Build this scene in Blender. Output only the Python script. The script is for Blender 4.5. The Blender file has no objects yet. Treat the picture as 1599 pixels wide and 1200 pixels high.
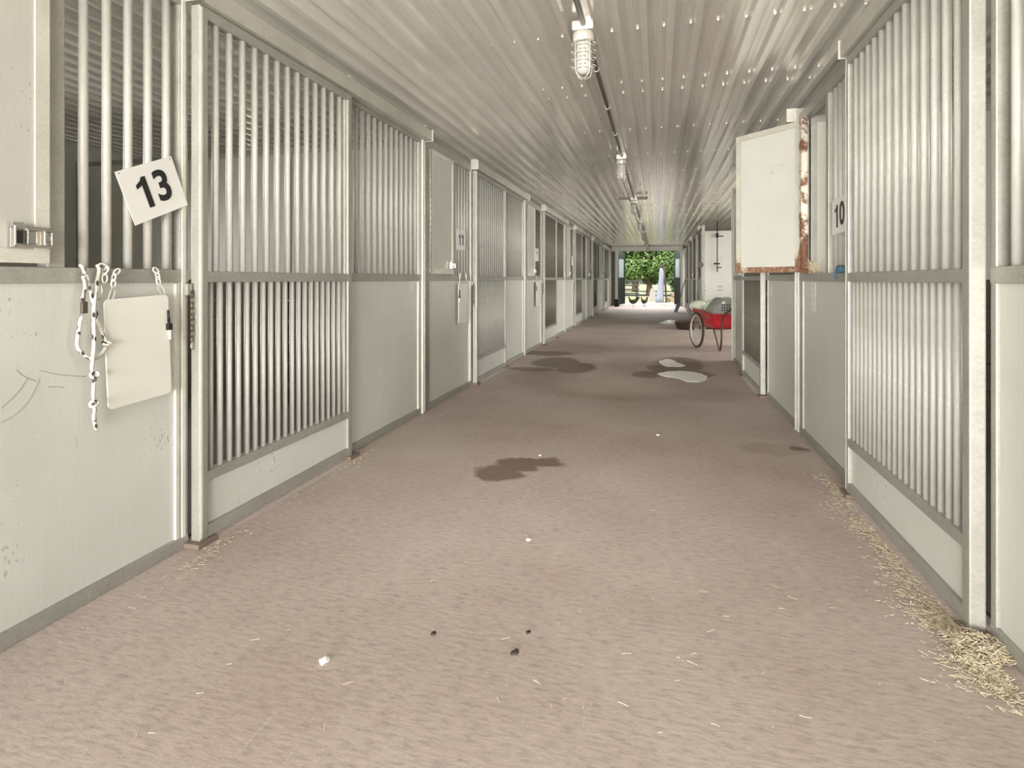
import bpy, bmesh, math, random
from mathutils import Vector, Matrix
R = math.radians
PI = math.pi
scn = bpy.context.scene
C = scn.collection
random.seed(7)

# ------------------------------------------------------------------ camera
F = 880.0; TH = R(14.495); H = 1.10          # focal length in px of 1599, yaw, eye height
cd = bpy.data.cameras.new('camera'); cam = bpy.data.objects.new('camera', cd); C.objects.link(cam)
cam.location = (0, 0, H); cam.rotation_euler = (PI/2, 0, TH)
cd.sensor_width = 36; cd.lens = F/1599*36; cd.shift_y = -(600-436.5)/1599
cd.clip_start = 0.02; cd.clip_end = 300
scn.camera = cam
# ------------------------------------------------------------------ exposure
vs = scn.view_settings
vs.view_transform = 'Standard'; vs.look = 'None'; vs.exposure = -0.03; vs.gamma = 1.0
try: vs.use_curve_mapping = False
except Exception: pass
# ------------------------------------------------------------------ sky and sun
w = bpy.data.worlds.new('sky'); scn.world = w; w.use_nodes = True
wn = w.node_tree.nodes; wl = w.node_tree.links
bg = wn['Background']
sky = wn.new('ShaderNodeTexSky'); sky.sky_type = 'NISHITA'; sky.sun_disc = False
sky.sun_elevation = R(52); sky.sun_rotation = R(200); sky.air_density = 1.0; sky.dust_density = 2.0
wl.new(sky.outputs[0], bg.inputs[0]); bg.inputs[1].default_value = 0.22
sd = bpy.data.lights.new('sun', 'SUN'); sun = bpy.data.objects.new('sun', sd); C.objects.link(sun)
sd.energy = 7.0; sd.angle = R(0.6); sd.color = (1.0, .95, .86)
sun.rotation_euler = (R(34), 0, R(-14)); sun.location = (0, -5, 20)
# ------------------------------------------------------------------ daylight through the openings, and added fill lamps
WARM = (1.0, .98, .945)
def area(name, loc, rot, sx, sy, e, col=WARM, spread=180):
    l = bpy.data.lights.new(name, 'AREA'); l.shape = 'RECTANGLE'; l.size = sx; l.size_y = sy
    l.energy = e; l.color = col; l.spread = R(spread)
    o = bpy.data.objects.new(name, l); C.objects.link(o); o.location = loc; o.rotation_euler = rot
    return o
area('daylight_near_doorway', (-.45, -11.0, 2.6), (R(90), 0, 0), 8.0, 5.0, 650, spread=120)            # open sky and yard behind the camera
area('yard_fill_near_doorway', (-.45, -6.6, .05), (R(112), 0, 0), 6.0, 3.0, 2500, spread=140)       # added low fill lamp behind the camera, brightens the ceiling
area('daylight_side_doorway', (6.2, 10.8, 1.5), (0, R(90), 0), 3.0, 4.6, 600)             # wash bay side doorway
area('fill_over_far_doorway', (-.4, 25.9, 3.7), (R(-66), 0, 0), 3.0, 2.0, 430, spread=130)            # added fill lamp hidden above the header, brightens the far aisle
for i in range(6):                                                                        # added fill lamp outside an unseen window of each stall
    area('stall_window_fill', (-5.75, 2.55+3.65*i, 1.55), (0, R(-72), 0), .8, 1.2, 58, spread=110)
for yy in (2.5, 6.2, 15.4, 19.0, 22.4):
    area('stall_window_fill', (4.86, yy, 1.55), (0, R(72), 0), .8, 1.2, 58, spread=110)

# ------------------------------------------------------------------ materials
def newmat(name):
    m = bpy.data.materials.new(name); m.use_nodes = True
    nt = m.node_tree; b = nt.nodes['Principled BSDF']
    return m, nt, b
def N(nt, t, **kw):
    n = nt.nodes.new(t)
    for k, v in kw.items():
        if hasattr(n, k): setattr(n, k, v)
        else: n.inputs[k].default_value = v
    return n
def ramp(nt, src, stops):
    r = nt.nodes.new('ShaderNodeValToRGB'); nt.links.new(src, r.inputs[0])
    e = r.color_ramp.elements
    while len(e) < len(stops): e.new(.5)
    for i, (p, c) in enumerate(stops):
        e[i].position = p; e[i].color = (c[0], c[1], c[2], 1) if hasattr(c, '__len__') else (c, c, c, 1)
    return r
def mixc(nt, fac, a, b, mode='MIX'):
    m = nt.nodes.new('ShaderNodeMix'); m.data_type = 'RGBA'; m.blend_type = mode
    for s, v in ((m.inputs[0], fac), (m.inputs[6], a), (m.inputs[7], b)):
        if hasattr(v, 'is_output') or hasattr(v, 'links'): nt.links.new(v, s)
        else: s.default_value = v if not hasattr(v, '__len__') else (v[0], v[1], v[2], 1)
    return m.outputs[2]
def coords(nt, scale=(1, 1, 1), kind='Object'):
    tc = nt.nodes.new('ShaderNodeTexCoord'); mp = nt.nodes.new('ShaderNodeMapping')
    mp.inputs['Scale'].default_value = scale
    nt.links.new(tc.outputs[kind], mp.inputs[0]); return mp.outputs[0]
def noise(nt, vec, scale, detail=4, rough=.55):
    n = nt.nodes.new('ShaderNodeTexNoise'); n.inputs['Scale'].default_value = scale
    n.inputs['Detail'].default_value = detail; n.inputs['Roughness'].default_value = rough
    nt.links.new(vec, n.inputs['Vector']); return n.outputs[0]
def bump(nt, b, h, strength=.2, dist=.01):
    n = nt.nodes.new('ShaderNodeBump'); n.inputs['Strength'].default_value = strength
    n.inputs['Distance'].default_value = dist; nt.links.new(h, n.inputs['Height'])
    nt.links.new(n.outputs[0], b.inputs['Normal'])
def plain(name, col, rough=.6, metal=0., spec=.5, var=.12, vs_=18):
    m, nt, b = newmat(name)
    v = coords(nt); n = noise(nt, v, vs_)
    c2 = tuple(x*(1-var) for x in col); c1 = tuple(min(1, x*(1+var)) for x in col)
    r = ramp(nt, n, [(.3, c2), (.7, c1)])
    nt.links.new(r.outputs[0], b.inputs['Base Color'])
    b.inputs['Roughness'].default_value = rough; b.inputs['Metallic'].default_value = metal
    b.inputs['Specular IOR Level'].default_value = spec
    return m
def galv(name, lo, hi, metal=.35, rough=.45, streak=False, rust=0.):
    m, nt, b = newmat(name)
    v = coords(nt, (1, 1, .35) if streak else (1, 1, 1), 'Object')
    n1 = noise(nt, v, 75, 5, .6); n2 = noise(nt, v, 5, 4, .6)
    r1 = ramp(nt, n1, [(.30, tuple((x+y)/2 for x,y in zip(lo,hi))), (.70, hi)])
    r2 = ramp(nt, n2, [(.3, .86), (.7, 1.06)])
    c = mixc(nt, 1.0, r1.outputs[0], r2.outputs[0], 'MULTIPLY')
    # white oxide flecks
    n3 = noise(nt, v, 160, 2); r3 = ramp(nt, n3, [(.68, 0.), (.74, 1.)])
    k = mixc(nt, .4, (0, 0, 0), r3.outputs[0])
    c = mixc(nt, k, c, (.78, .76, .68))
    if rust:
        tc = nt.nodes.new('ShaderNodeTexCoord'); sx = nt.nodes.new('ShaderNodeSeparateXYZ'); nt.links.new(tc.outputs['Object'], sx.inputs[0])
        mr = nt.nodes.new('ShaderNodeMapRange'); nt.links.new(sx.outputs[2], mr.inputs[0])
        mr.inputs[1].default_value = 1.14; mr.inputs[2].default_value = 1.55; mr.inputs[3].default_value = .62 if rust < 1 else .48; mr.inputs[4].default_value = .16 if rust < 1 else .22; mr.inputs[2].default_value = 1.40 if rust < 1 else 1.55
        n4 = noise(nt, v, 9, 5, .7)
        ad = nt.nodes.new('ShaderNodeMath'); ad.operation = 'ADD'; nt.links.new(mr.outputs[0], ad.inputs[0]); nt.links.new(n4, ad.inputs[1])
        if rust < 1:
            my = nt.nodes.new('ShaderNodeMapRange'); nt.links.new(sx.outputs[1], my.inputs[0]); my.inputs[1].default_value = 0.; my.inputs[2].default_value = .03; my.inputs[3].default_value = .34; my.inputs[4].default_value = 0.
            a2 = nt.nodes.new('ShaderNodeMath'); a2.operation = 'ADD'; nt.links.new(ad.outputs[0], a2.inputs[0]); nt.links.new(my.outputs[0], a2.inputs[1]); ad = a2
        rr = ramp(nt, ad.outputs[0], [(.92, 0.), (1.0, 1.)]) if rust < 1 else ramp(nt, ad.outputs[0], [(.72, 0.), (.8, 1.)])
        n5 = noise(nt, v, 40, 4); rc = ramp(nt, n5, [(.3, (.12, .05, .026)), (.7, (.27, .145, .085))])
        c = mixc(nt, rr.outputs[0], c, rc.outputs[0])
    nt.links.new(c, b.inputs['Base Color'])
    b.inputs['Metallic'].default_value = metal; b.inputs['Roughness'].default_value = rough
    bump(nt, b, n1, .12, .002)
    return m
M = {}
M['galv'] = galv('galvanized_frame', (.25, .243, .21), (.375, .365, .318))
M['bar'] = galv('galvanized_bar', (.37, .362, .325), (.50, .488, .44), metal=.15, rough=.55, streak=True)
M['bar_dark'] = galv('dark_bar', (.115, .105, .08), (.19, .178, .145), metal=.2, rough=.6, streak=True)  # darker bar metal for the farther doors and panels
M['track'] = galv('galvanized_track', (.42, .405, .35), (.52, .50, .435))
M['edge'] = galv('galvanized_light_edge', (.50, .49, .42), (.64, .62, .54), metal=.25)
M['rusty'] = galv('rusty_hatch_frame', (.40, .385, .31), (.50, .48, .40), rust=.5)
M['rustpipe'] = galv('flaking_painted_pipe', (.62, .58, .47), (.74, .70, .58), metal=.1, rough=.6, rust=1.)
M['chrome'] = plain('polished_latch', (.55, .52, .46), .22, .9)
M['darkmetal'] = plain('dark_metal', (.09, .08, .06), .5, .5)
M['conduit'] = plain('conduit_metal', (.12, .11, .09), .4, .7)
M['chain'] = plain('rusty_chain', (.10, .075, .05), .6, .6)

def panelmat(name, base, scuff=.5):
    m, nt, b = newmat(name)
    v = coords(nt, (1, 1, 1)); vg = coords(nt, (60, 60, 1.2))
    g = noise(nt, vg, 6, 3); big = noise(nt, v, 1.6, 4, .6)
    r1 = ramp(nt, g, [(.3, tuple(x*.955 for x in base)), (.7, tuple(min(1, x*1.03) for x in base))])
    r2 = ramp(nt, big, [(.3, (.90, .895, .875)), (.72, (1.03, 1.03, 1.03))])
    c = mixc(nt, 1., r1.outputs[0], r2.outputs[0], 'MULTIPLY')
    # little scuffs and dents
    vs2 = coords(nt, (1, 1, .55)); s1 = noise(nt, vs2, 95, 3, .5); s2 = noise(nt, v, 3, 2)
    mm = nt.nodes.new('ShaderNodeMath'); mm.operation = 'MULTIPLY'; nt.links.new(s1, mm.inputs[0]); nt.links.new(s2, mm.inputs[1])
    rs = ramp(nt, mm.outputs[0], [(.42, 0.), (.445, 1.)])
    k = mixc(nt, scuff, (0, 0, 0), rs.outputs[0])
    c = mixc(nt, k, c, (.17, .16, .13))
    # fine scratches
    wv = coords(nt, (1, 3.5, 16)); s3 = noise(nt, wv, 5, 3, .5); rs3 = ramp(nt, s3, [(.71, 0.), (.74, 1.)])
    k3 = mixc(nt, .28, (0, 0, 0), rs3.outputs[0]); c = mixc(nt, k3, c, (.30, .28, .24))
    nt.links.new(c, b.inputs['Base Color']); b.inputs['Roughness'].default_value = .42
    bump(nt, b, g, .05, .001)
    return m
M['panel'] = panelmat('laminate_panel', (.545, .545, .495))
M['panel_in'] = panelmat('stall_inner_panel', (.50, .49, .43), .7)
M['hatch'] = panelmat('hatch_panel', (.465, .455, .41), .9)
M['white'] = plain('white_board', (.70, .69, .61), .3, 0, .5, .03, 4)
M['paper'] = plain('laminated_sheet', (.68, .67, .63), .35, 0, .5, .02, 3)
M['ink'] = plain('black_ink', (.012, .012, .011), .5, 0, .4, .02)
M['plasticw'] = plain('white_plastic', (.66, .64, .57), .35, 0, .5, .04)
M['sticker'] = plain('faded_sticker', (.63, .60, .52), .5, 0, .4, .06)
M['stickerline'] = plain('sticker_print', (.42, .40, .35), .5, 0, .4, .06)

def ceilmat():
    m, nt, b = newmat('corrugated_steel')
    v = coords(nt); n = noise(nt, v, 2.2, 4); n2 = noise(nt, coords(nt, (14, .5, 1)), 3, 3)
    r = ramp(nt, n, [(.3, (.74, .72, .665)), (.7, (.82, .80, .74))])
    c = r.outputs[0]
    nt.links.new(c, b.inputs['Base Color'])
    b.inputs['Metallic'].default_value = .5; b.inputs['Roughness'].default_value = .19
    return m
M['ceil'] = ceilmat()
M['screw'] = plain('bright_screw_head', (.86, .84, .78), .3, .2)

# pixel -> place on the floor / on a wall plane (used only to read positions off the photograph)
ct, st = math.cos(TH), math.sin(TH)
def fl(u, v, z=0.0):
    d = F*(H-z)/(v-436.5); l = (u-799.5)/F*d
    return (l*ct-d*st, d*ct+l*st)
def wallp(u, v, X):
    a = math.atan((u-799.5)/F)-TH; Y = X/math.tan(a); d = Y*ct-X*st
    return (Y, H+(436.5-v)*d/F)

def floormat():
    m, nt, b = newmat('red_brown_concrete')
    v = coords(nt)
    n1 = noise(nt, v, 1.1, 5, .6); n2 = noise(nt, coords(nt, (1, 3.2, 1)), 22, 6, .7); n3 = noise(nt, v, 90, 3, .6)
    r1 = ramp(nt, n1, [(.28, (.42, .335, .288)), (.5, (.495, .41, .36)), (.75, (.555, .475, .42))])
    r2 = ramp(nt, n2, [(.28, .66), (.5, .97), (.74, 1.16)])
    c = mixc(nt, 1., r1.outputs[0], r2.outputs[0], 'MULTIPLY')
    r3 = ramp(nt, n3, [(.62, 0.), (.75, 1.)]); k = mixc(nt, .45, (0, 0, 0), r3.outputs[0]); c = mixc(nt, k, c, (.70, .62, .54))
    r4 = ramp(nt, n3, [(.26, 1.), (.36, 0.)]); k = mixc(nt, .35, (0, 0, 0), r4.outputs[0]); c = mixc(nt, k, c, (.22, .15, .11))
    # pale hairline scratches running along and across the aisle
    for sc, rot in (((.35, 9, 1), .5), ((7, .4, 1), -.25)):
        tc = nt.nodes.new('ShaderNodeTexCoord'); mp = nt.nodes.new('ShaderNodeMapping'); mp.inputs['Scale'].default_value = sc; mp.inputs['Rotation'].default_value = (0, 0, rot)
        nt.links.new(tc.outputs['Object'], mp.inputs[0]); s = noise(nt, mp.outputs[0], 2.0, 5, .75)
        rs = ramp(nt, s, [(.655, 0.), (.68, 1.), (.70, 0.)]); k = mixc(nt, .35, (0, 0, 0), rs.outputs[0]); c = mixc(nt, k, c, (.72, .64, .56))
    # damp patches: warped ellipses at their places
    tc = nt.nodes.new('ShaderNodeTexCoord')
    wn_ = nt.nodes.new('ShaderNodeTexNoise'); wn_.inputs['Scale'].default_value = 3.4; wn_.inputs['Detail'].default_value = 7; wn_.inputs['Roughness'].default_value = .68
    nt.links.new(tc.outputs['Object'], wn_.inputs['Vector'])
    sub = nt.nodes.new('ShaderNodeVectorMath'); sub.operation = 'SUBTRACT'; sub.inputs[1].default_value = (.5, .5, .5); nt.links.new(wn_.outputs['Color'], sub.inputs[0])
    scl = nt.nodes.new('ShaderNodeVectorMath'); scl.operation = 'SCALE'; scl.inputs['Scale'].default_value = .32; nt.links.new(sub.outputs[0], scl.inputs[0])
    add = nt.nodes.new('ShaderNodeVectorMath'); add.operation = 'ADD'; nt.links.new(tc.outputs['Object'], add.inputs[0]); nt.links.new(scl.outputs[0], add.inputs[1])
    def patch(pts, soft, x0=None):
        out = None
        for (u, vv, rx, ry) in pts:
            cx, cy = fl(u, vv)
            mp = nt.nodes.new('ShaderNodeMapping'); mp.inputs['Location'].default_value = (-cx/rx, -cy/ry, 0); mp.inputs['Scale'].default_value = (1/rx, 1/ry, 0)
            nt.links.new(add.outputs[0], mp.inputs[0])
            ln = nt.nodes.new('ShaderNodeVectorMath'); ln.operation = 'LENGTH'; nt.links.new(mp.outputs[0], ln.inputs[0])
            mr = nt.nodes.new('ShaderNodeMapRange'); mr.interpolation_type = 'SMOOTHSTEP'; nt.links.new(ln.outputs['Value'], mr.inputs[0])
            mr.inputs[1].default_value = 1-soft; mr.inputs[2].default_value = 1.; mr.inputs[3].default_value = 1.; mr.inputs[4].default_value = 0.
            if out is None: out = mr.outputs[0]
            else:
                mx = nt.nodes.new('ShaderNodeMath'); mx.operation = 'MAXIMUM'; nt.links.new(out, mx.inputs[0]); nt.links.new(mr.outputs[0], mx.inputs[1]); out = mx.outputs[0]
        return out
    faint = patch([(960, 606, 1.15, .75), (1080, 612, .65, .55), (850, 590, .55, .7), (1200, 702, .25, .17), (1240, 702, .12, .11), (1010, 590, .8, .7), (900, 545, .7, .8)], .40)
    kf = mixc(nt, .28, (0, 0, 0), faint); c = mixc(nt, kf, c, (.20, .135, .075))
    dark = patch([(778, 740, .17, .13), (808, 727, .17, .14), (848, 720, .16, .09), (830, 577, .34, .18), (868, 566, .36, .55), (900, 574, .30, .5), (850, 552, .5, .3),
                  (1012, 585, .20, .26), (1062, 568, .34, .75), (1045, 576, .3, .5), (1085, 584, .25, .3), (1244, 700, .07, .05)], .28)
    kd = mixc(nt, .72, (0, 0, 0), dark); c = mixc(nt, kd, c, (.105, .052, .032))
    nt.links.new(c, b.inputs['Base Color'])
    rr = nt.nodes.new('ShaderNodeMapRange'); nt.links.new(dark, rr.inputs[0]); rr.inputs[3].default_value = .72; rr.inputs[4].default_value = .5
    nt.links.new(rr.outputs[0], b.inputs['Roughness'])
    b.inputs['Specular IOR Level'].default_value = .35
    bump(nt, b, n2, .25, .004)
    return m
M['floor'] = floormat()

# ------------------------------------------------------------------ mesh helpers
def add_box(bm, x0, x1, y0, y1, z0, z1, bev=0.0):
    r = bmesh.ops.create_cube(bm, size=1.0)
    for v in r['verts']:
        v.co = Vector(((x0+x1)/2+v.co.x*(x1-x0), (y0+y1)/2+v.co.y*(y1-y0), (z0+z1)/2+v.co.z*(z1-z0)))
    if bev > 0:
        es = set()
        for v in r['verts']:
            for e in v.link_edges: es.add(e)
        bmesh.ops.bevel(bm, geom=list(es), offset=bev, segments=2, profile=.6, affect='EDGES')
def add_tube(bm, pts, r, n=8, cap=True, closed=False):
    pts = [Vector(p) for p in pts]; rings = []
    L = len(pts); up = None
    for i, p in enumerate(pts):
        if closed: t = (pts[(i+1) % L]-pts[i-1]).normalized()
        else: t = (pts[min(i+1, L-1)]-pts[max(i-1, 0)]).normalized()
        if up is None:
            up = Vector((0, 0, 1)) if abs(t.z) < .9 else Vector((1, 0, 0))
            a = t.cross(up).normalized()
        else:
            a = (a - t*a.dot(t)).normalized()
        b = t.cross(a)
        rr = r[i] if hasattr(r, '__len__') else r
        rings.append([bm.verts.new(p+a*math.cos(2*PI*k/n)*rr+b*math.sin(2*PI*k/n)*rr) for k in range(n)])
    m = L if closed else L-1
    for i in range(m):
        A, B = rings[i], rings[(i+1) % L]
        for k in range(n):
            f = bm.faces.new((A[k], A[(k+1) % n], B[(k+1) % n], B[k])); f.smooth = True
    if cap and not closed:
        bm.faces.new(rings[0][::-1]); bm.faces.new(rings[-1])
def add_lathe(bm, prof, c=(0, 0), n=20, capb=True, capt=True):
    rings = []
    for (r, z) in prof:
        rings.append([bm.verts.new((c[0]+r*math.cos(2*PI*k/n), c[1]+r*math.sin(2*PI*k/n), z)) for k in range(n)])
    for A, B in zip(rings, rings[1:]):
        for k in range(n):
            f = bm.faces.new((A[k], A[(k+1) % n], B[(k+1) % n], B[k])); f.smooth = True
    if capb: bm.faces.new(rings[0][::-1])
    if capt: bm.faces.new(rings[-1])
def add_prism(bm, poly, ax, t0, t1):
    """poly: 2-D outline; ax 'x','y','z': extrusion axis"""
    def P(p, t):
        return {'x': (t, p[0], p[1]), 'y': (p[0], t, p[1]), 'z': (p[0], p[1], t)}[ax]
    A = [bm.verts.new(P(p, t0)) for p in poly]; B = [bm.verts.new(P(p, t1)) for p in poly]
    n = len(poly)
    bm.faces.new(A[::-1]); bm.faces.new(B)
    for k in range(n): bm.faces.new((A[k], A[(k+1) % n], B[(k+1) % n], B[k]))
def add_ball(bm, c, r, sub=2, sc=(1, 1, 1), jit=0, rnd=None):
    q = bmesh.ops.create_icosphere(bm, subdivisions=sub, radius=1.0)
    for v in q['verts']:
        k = 1+(rnd.uniform(-jit, jit) if rnd else 0)
        v.co = Vector((c[0]+v.co.x*r*sc[0]*k, c[1]+v.co.y*r*sc[1]*k, c[2]+v.co.z*r*sc[2]*k))
    for v in q['verts']:
        for f in v.link_faces: f.smooth = True
def mesh(bm, name, m):
    bmesh.ops.recalc_face_normals(bm, faces=bm.faces[:])
    me = bpy.data.meshes.new(name); bm.to_mesh(me); bm.free(); me.materials.append(m); return me
def obj(name, bm, m, parent=None, loc=None, rot=None):
    me = bm if isinstance(bm, bpy.types.Mesh) else mesh(bm, name, m)
    o = bpy.data.objects.new(name, me); C.objects.link(o)
    if parent: o.parent = parent
    if loc: o.location = loc
    if rot: o.rotation_euler = rot
    return o
def tag(o, label, cat, group=None, kind=None):
    if label: o['label'] = label
    if cat: o['category'] = cat
    if group: o['group'] = group
    if kind: o['kind'] = kind
    return o
def thing(name, label, cat, loc=(0, 0, 0), rz=0, group=None):
    o = bpy.data.objects.new(name, None); C.objects.link(o); o.empty_display_size = .1
    o.location = loc; o.rotation_euler = (0, 0, rz); return tag(o, label, cat, group)
def struct(name, bm, m):
    o = obj(name, bm, m); o['kind'] = 'structure'; return o
def dup(root, loc, rz, label, group=None):
    r = root.copy(); C.objects.link(r); r.location = loc; r.rotation_euler = (0, 0, rz); r['label'] = label
    if group: r['group'] = group
    for ch in list(root.children):
        c = ch.copy(); C.objects.link(c); c.parent = r
        for g in list(ch.children):
            d = g.copy(); C.objects.link(d); d.parent = c
    return r
def digit_one(h):
    w_ = h*.145; bm = bmesh.new(); P = [(0, 0), (w_*1.45, 0), (w_*1.45, h), (w_*.35, h), (-w_*.1, h*.90), (-w_*1.5, h*.79), (-w_*1.5, h*.665), (-w_*.6, h*.705), (0, h*.75)]
    A = [bm.verts.new((p[0], p[1]-h/2, -.0006)) for p in P]; B = [bm.verts.new((p[0], p[1]-h/2, .0006)) for p in P]
    bm.faces.new(A[::-1]); bm.faces.new(B)
    for k in range(len(P)): bm.faces.new((A[k], A[(k+1) % len(P)], B[(k+1) % len(P)], B[k]))
    me = bpy.data.meshes.new('digit'); bm.to_mesh(me); bm.free(); return me
def textmesh(s, size, name='digits', bold=.0):
    cu = bpy.data.curves.new(name, 'FONT'); cu.body = s; cu.size = size; cu.extrude = .0006; cu.offset = bold
    cu.align_x = 'CENTER'; cu.align_y = 'CENTER'
    t = bpy.data.objects.new(name, cu); C.objects.link(t)
    dg = bpy.context.evaluated_depsgraph_get(); me = bpy.data.meshes.new_from_object(t.evaluated_get(dg))
    bpy.data.objects.remove(t); me.materials.clear(); return me
BM = bmesh.new

# ------------------------------------------------------------------ shell
XL, XR = -1.875, .985            # faces of the two rows of stall fronts
OL, OR = XL-3.66, XR+3.66        # outer walls
Y0, Y1 = -1.0, 24.0
ZC = 2.48
bm = BM(); add_box(bm, OL-.1, OR+.1, Y0-.05, Y1+.05, -.12, 0); struct('floor', bm, M['floor'])

def ceiling():
    bm = BM(); P = .1385; prof = []
    x = OL-.05
    while x < OR+.05:
        for dx, dz in ((0, 0), (.024, 0), (.026, -.0022), (.031, -.0022), (.033, 0), (.055, 0), (.057, -.0022), (.062, -.0022), (.064, 0), (.092, 0), (.096, -.038), (.129, -.038), (.133, 0)):
            prof.append((x+dx, ZC+dz))
        x += P
    A = [bm.verts.new((p[0], Y0, p[1])) for p in prof]; B = [bm.verts.new((p[0], Y1, p[1])) for p in prof]
    for k in range(len(prof)-1): bm.faces.new((A[k], B[k], B[k+1], A[k+1]))
    o = struct('ceiling', bm, M['ceil']); bm = BM()
    # screw heads beside the ribs
    rows = [1.05, 2.1, 3.155, 4.0, 4.22]+[5.27+1.06*i for i in range(18)]+[8.25, 12.5, 16.7]
    for y in rows:
        x = OL-.05
        while x < OR:
            if XL-.1 < x+.0775 < XR+.1:
                bmesh.ops.create_icosphere(bm, subdivisions=1, radius=.008, matrix=Matrix.Translation((x+.0775, y, ZC-.006)))
            x += P
    k = obj('screw_heads', bm, M['screw'], o); k['kind'] = 'stuff'
ceiling()
M['mat'] = plain('dark_rubber_mat', (.05, .045, .035), .85)
for nm, a, b in (('floor_stalls_left', OL, XL-.06), ('floor_stalls_right', XR+.06, OR)):
    bm = BM()
    if b < 0: add_box(bm, a, b, .7, 22.6, 0, .012)
    else:
        add_box(bm, a, b, .72, 7.98, 0, .012); add_box(bm, a, b, 13.62, 22.1, 0, .012)
    struct(nm, bm, M['mat'])
bm = BM(); add_box(bm, OL-.1, OR+.1, Y0, Y1, ZC+.02, ZC+.10); o = obj('ceiling_backing', bm, M['darkmetal']); o['kind'] = 'structure'; o.name = 'trim_roof_deck'

def outer(name, X, t, wins, doors=()):
    bm = BM(); segs = []
    ops = sorted([(a, b, 1.15, 1.95) for a, b in wins]+[(a, b, 0., 2.3) for a, b in doors])
    y = Y0
    for a, b, z0, z1 in ops:
        add_box(bm, X-t, X+t, y, a, 0, ZC)
        if z0 > 0: add_box(bm, X-t, X+t, a, b, 0, z0)
        add_box(bm, X-t, X+t, a, b, z1, ZC); y = b
    add_box(bm, X-t, X+t, y, Y1, 0, ZC)
    struct(name, bm, M['panel_in'])
outer('wall_left', OL-.05, .05, [(1.95+3.65*i, 3.15+3.65*i) for i in range(6)])
outer('wall_right', OR+.05, .05, [(1.9, 3.1), (5.6, 6.8), (14.8, 16.0), (18.4, 19.6), (21.8, 23.0)], [(8.8, 12.8)])

M['kick'] = plain('dark_kick_boards', (.06, .045, .03), .8)
def partition(name, y, x0, x1):
    bm = BM(); add_box(bm, x0, x1, y-.018, y+.018, 1.10, 2.20); o = struct(name, bm, M['panel_in'])
    bk = BM()
    for q in range(6): add_box(bk, x0, x1, y-.024, y+.024, .002+q*.183, .180+q*.183, .003)
    obj('kick_boards', bk, M['kick'], o)
    b2 = BM(); add_box(b2, x0, x1, y-.026, y+.026, 2.20, 2.245, .003)
    n = 3
    for i in range(n+1):
        xx = x0+(x1-x0)*i/n; xx = min(max(xx, min(x0, x1)+.02), max(x0, x1)-.02)
        add_box(b2, xx-.02, xx+.02, y-.024, y+.024, 0, 2.20, .003)
    c = obj('partition_channel', b2, M['galv'], o)
for i in range(6): partition('wall_partition_left_%d' % (i+1), 4.315+3.65*i, OL, XL-.05)
partition('wall_partition_left_0', .66, OL, XL-.05)
for i, y in enumerate((.70, 4.355, 8.0, 17.2, 20.85)): partition('wall_partition_right_%d' % (i+1), y, XR+.05, OR)
# the white end wall of the wash bay, facing the camera
bm = BM(); add_box(bm, XR+.02, OR, 13.54, 13.60, 0, 2.22)
for px in (1.10, 1.42):
    for dx in (0, .07):
        for z in (.72, .80):
            pass
o = struct('wall_wash_bay', bm, M['panel'])
b2 = BM(); add_box(b2, XR-.06, OR, 13.525, 13.61, 2.20, 2.26, .004)
obj('top_channel', b2, M['darkmetal'], o)
b3 = BM()
for u in (1097.5, 1101, 1122, 1126.5):
    for v in (447.5, 453.5):
        a = math.atan((u-799.5)/F)-TH; X = 13.54*math.tan(a); d = 13.54*ct-X*st; z = H+(436.5-v)*d/F
        add_tube(b3, [(X, 13.545, z), (X, 13.53, z)], .014, 8)
obj('bolt_heads', b3, M['darkmetal'], o)

# solid stretch of stall front beside the doorway behind the camera, and the last bits at the far end
for nm, X, ya, yb, s in (('wall_front_left', XL, Y0, .68, 1), ('wall_front_right', XR, Y0, .72, -1)):
    bm = BM(); add_box(bm, min(X, X-s*.045), max(X, X-s*.045), ya, yb, 0, 2.28); struct(nm, bm, M['panel'])
bm = BM(); add_box(bm, XL-.045, XL, 22.66, 23.9, 0, 2.28); o = struct('wall_end_left', bm, M['darkmetal'])
b2 = BM(); add_box(b2, XL, XL+.03, 23.25, 23.33, 0, 2.28); add_box(b2, XL, XL+.03, 22.66, 22.72, 0, 2.28); obj('end_post', b2, M['edge'], o)
bm = BM(); add_box(bm, XR, XR+.045, 22.14, 23.9, 0, 2.28); struct('wall_end_right', bm, M['panel'])
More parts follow.
